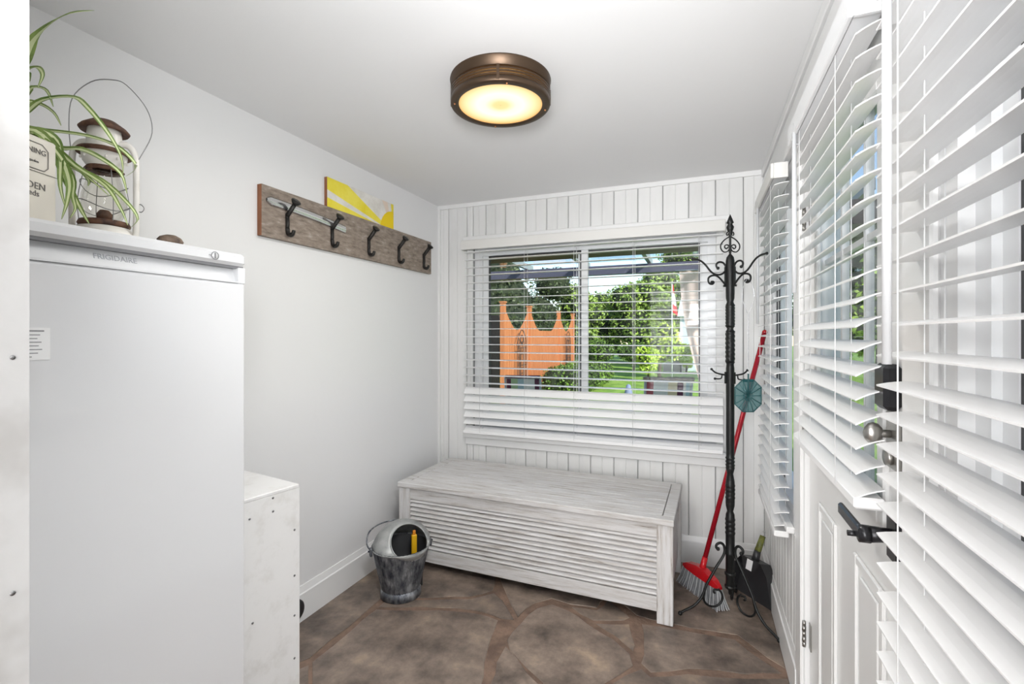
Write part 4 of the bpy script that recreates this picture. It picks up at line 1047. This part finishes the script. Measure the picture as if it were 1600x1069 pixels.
for i, (px, py, tt, h, r, m, lab, nm) in enumerate((
    (770, 500, 18.5, 7.2, 2.2, 'pine', 'dark evergreen behind the left end of the orange fence', 'evergreen_tree'),
    (700, 500, 22, 7.5, 2.6, 'pine', 'dark evergreen farthest left, mostly behind the window frame', 'evergreen_tree'),
    (838, 500, 23, 4.6, 1.9, 'pine', 'dark tree above the middle of the orange fence', 'leafy_tree'),
    (893, 500, 25, 3.9, 1.9, 'green', 'leafy tree behind the centre post of the back window', 'leafy_tree'),
    (938, 500, 28, 3.9, 2.0, 'green', 'leafy tree just right of the window centre post, lowest in the row', 'leafy_tree'),
    (988, 500, 26, 4.1, 1.8, 'green', 'leafy tree in the middle of the right window half', 'leafy_tree'),
    (1030, 500, 29, 5.6, 2.2, 'green', 'tall leafy tree behind the flag', 'leafy_tree'),
    (1090, 500, 33, 8.0, 3.0, 'green', 'tallest leafy tree, above the pale shed and the pink curtain', 'leafy_tree'))):
    p = at(px, py, tt); tree(nm, lab, 'tree', p.x, p.y, h, r, M[m], 7500, .085 if m != 'pine' else .07, 10+i, .2, conif=(nm == 'evergreen_tree'))
p = at(915, 560, 24); 
for i, (px, tt, h, r, m, lab) in enumerate((
    (1030, 17, 1.95, .75, 'lime', 'bright green shrub left of the pale shed'),
    (1012, 15.5, 1.1, .42, 'lime', 'small bright broad leaved plant on the lawn edge'),
    (1072, 18.5, 1.2, .35, 'lime', 'small yellow green shrub before the pale shed'),
    (935, 22.5, 1.5, .9, 'hedge', 'dark low shrub under the leafy trees, right of the window centre post'),
    (990, 20.5, 1.4, .7, 'hedge', 'dark low shrub under the leafy trees, left of the bright shrub'))):
    p = at(px, 560, tt); tree('shrub', lab, 'shrub', p.x, p.y, h, r, M[m], 3200, .05, 40+i, .3)
# clipped hedge before the fence
t = thing('box_hedge', 'low clipped green hedge at the foot of the orange fence', 'hedge', (-3.42, 11.3, GZ))
lobes = [(x*.45+.12, y*.5, .38, .42, .9) for x in range(2) for y in range(8)]
foliage(lobes, 9000, .035, 77, t, M['hedge'])
# trees out of frame to the right and beyond the side windows
for i, (x, y, h, r, m, lab) in enumerate(((4.6, 16, 4.6, 2.0, 'green', 'leafy tree beyond the back door glass'), (8.5, 25, 6, 2.6, 'green', 'leafy tree farther off through the back door glass'),
                                (6.2, 29, 6.0, 2.0, 'green', 'leafy tree seen between the door blind slats'))):
    tree('leafy_tree', lab, 'tree', x, y, h, r, M[m], 4500, .09, 60+i)
# wing added on the right to keep the sun off the side windows
wg = thing('sun_block_wing', 'pale sided wing added outside the right windows to block the sun', 'building', (0, 0, GZ))
MB().box(2.6, 6, -3, 3.4, 0, 3.9).build('wing_wall', M['housewall'], wg)
for k in range(24): MB().add([(2.575, -3, .06+k*.16), (2.6, -3, .06+k*.16), (2.6, 3.4, .06+k*.16), (2.575, 3.4, .06+k*.16), (2.595, -3, .215+k*.16), (2.6, -3, .215+k*.16), (2.6, 3.4, .215+k*.16), (2.595, 3.4, .215+k*.16)],
    [(3, 2, 1, 0), (4, 5, 6, 7), (0, 1, 5, 4), (1, 2, 6, 5), (2, 3, 7, 6), (3, 0, 4, 7)]).build('siding_board', M['housewall'], wg)
# shed with lap siding
p = at(1065, 580, 20.2)
sh = thing('garden_shed', 'pale blue lap sided garden shed at the back of the lawn', 'shed', (p.x, p.y, GZ), R(-3))
MB().box(0, 3.2, 0, 2.4, 0, 2.35).build('shed_wall', M['siding'], sh)
for k in range(14): MB().box(-.01, 3.2, -.02, 0, .02+k*.165, .02+k*.165+.15).build('siding_board', M['siding'], sh)
MB().box(-.06, .03, -.035, .03, 0, 2.35).build('corner_board', M['trim'], sh)
MB().add([(-.15, -.25, 2.3), (3.4, -.25, 2.3), (3.4, 1.2, 3.1), (-.15, 1.2, 3.1), (3.4, 2.65, 2.3), (-.15, 2.65, 2.3)], [(0, 1, 2, 3), (3, 2, 4, 5), (0, 3, 5), (1, 4, 2), (0, 5, 4, 1)]).build('shed_roof', M['siding'], sh)
b = MB().box(.35, .62, -.06, -.02, 1.35, 1.55).build('plaque', M['brownbeam'], sh)
# bin / screen panel
p = at(1036, 580, 19.4); b = thing('storage_cabinet', 'taupe storage cabinet with dark edges beside the pale shed', 'cabinet', (p.x, p.y, GZ), R(-20))
MB().box(0, .72, 0, .5, .05, 1.0, bev=.01).build('cabinet_body', M['binpanel'], b); MB().box(-.02, .76, -.03, .52, 1.0, 1.05).box(.72, .76, -.03, .0, 0, 1.0).box(0, .05, 0, .05, 0, .06).build('cabinet_lid', M['blackpl'], b)
# flag on pole
p = at(1050, 500, 13); t = thing('flag_pole', 'garden flag pole with a drooping red and white flag', 'flag', (p.x, p.y, GZ), R(20))
MB().tube([(0, 0, 0), (0, 0, 2.95)], .018, 8).build('pole', M['rafter'], t)
b = MB(); b.smooth = True
zt_ = CAMZ+(HZ-445)/F*13-GZ; zb_ = CAMZ+(HZ-487)/F*13-GZ
for s0, s1, m_ in ((0, .30, 0), (.30, .70, 1), (.70, 1, 0)):
    b.m = m_; vs = []
    for i in range(5):
        s = s0+(s1-s0)*i/4; z = zt_+(zb_-zt_)*s; w = .02+.12*s
        for k in range(5): vs.append((.015+w*k/4, .012*math.sin(k*2.4+s*4), z-.03*k*s))
    b.add(vs, [[i*5+k, i*5+k+1, (i+1)*5+k+1, (i+1)*5+k] for i in range(4) for k in range(4)])
b.build('flag', [M['flagred'], M['flagwhite']], t)
# lawn ornament
p = onz(980, 640, GZ); p = at(982, 605, 9.5)
b = MB().lathe([(.001, 0), (.10, 0), (.09, .05), (.045, .12), (.05, .25), (.085, .33), (.06, .42), (.045, .50), (.001, .53)], seg=16)
o = b.build('garden_ornament', mat('pale_blue_stone', (.2, .24, .38), .7)); o.location = (p.x, p.y, GZ); tag(o, 'small pale blue statue standing on the lawn', 'ornament')
# patio chairs with striped backs
def patio_chair(label, p, rz, wdt, cols, braid):
    t = thing('patio_chair', label, 'chair', (p[0], p[1], GZ), rz, 'striped patio chairs outside the window')
    ht = 1.04; fb = M['blackpl']
    b = MB()
    for s in (-1, 1):
        x = s*wdt/2
        b.tube([(x, 0, .0), (x, .12, .45), (x, -.02, ht)], .013, 8)
        b.tube([(x, .62, 0), (x, .60, .44), (x, .10, .42)], .013, 8)
    b.tube([(-wdt/2, -.02, ht), (wdt/2, -.02, ht)], .015, 8).tube([(-wdt/2, .6, .44), (wdt/2, .6, .44)], .013, 8)
    b.build('frame', M['rafter'], t)
    b = MB(); x = -wdt/2+.015; ww = wdt-.03; tot = sum(c[1] for c in cols); s = 0
    for m_, w_ in cols:
        xa = x+ww*s/tot; xb_ = x+ww*(s+w_)/tot; s += w_; b.m = m_
        b.add([(xa, .105, .45), (xb_, .105, .45), (xb_, -.02, ht-.01), (xa, -.02, ht-.01), (xa, .13, .45), (xb_, .13, .45), (xb_, .01, ht-.01), (xa, .01, ht-.01)], [(0, 1, 2, 3), (5, 4, 7, 6), (3, 2, 6, 7)])
        b.add([(xa, .12, .44), (xb_, .12, .44), (xb_, .59, .45), (xa, .59, .45)], [(0, 1, 2, 3), (3, 2, 1, 0)])
    ms = [M['cushion_'+k] for k in ('red', 'white', 'green', 'wine', 'cream', 'blue')]
    b.build('striped_sling', ms, t)
    if braid:
        MB().tube([(-wdt/2-.02+(wdt+.04)*i/14, -.02, ht+.012+.008*(i % 2)) for i in range(15)], .022, 8).build('headrest_roll', M['wicker'], t)
    else: MB().tube([(-wdt/2, -.02, ht+.006), (wdt/2, -.02, ht+.006)], .018, 8).build('headrest_roll', M['cushion_wine'], t)
    return t
for px, tt, lab, w_, cols in ((1044, 4.72, 'striped patio chair outside, right half of the window, braided top', .44, [(0, 1), (1, 2.2), (4, 1.4), (3, .9), (1, .4), (5, .6)]),
                           (817, 5.1, 'striped patio chair outside, left half of the window, plum edges', .37, [(3, .6), (2, 1), (5, .9), (1, 1.6), (3, .6)])):
    p = at(px, 600, tt); patio_chair(lab, (p.x, p.y), R(14), w_, cols, px > 1000)
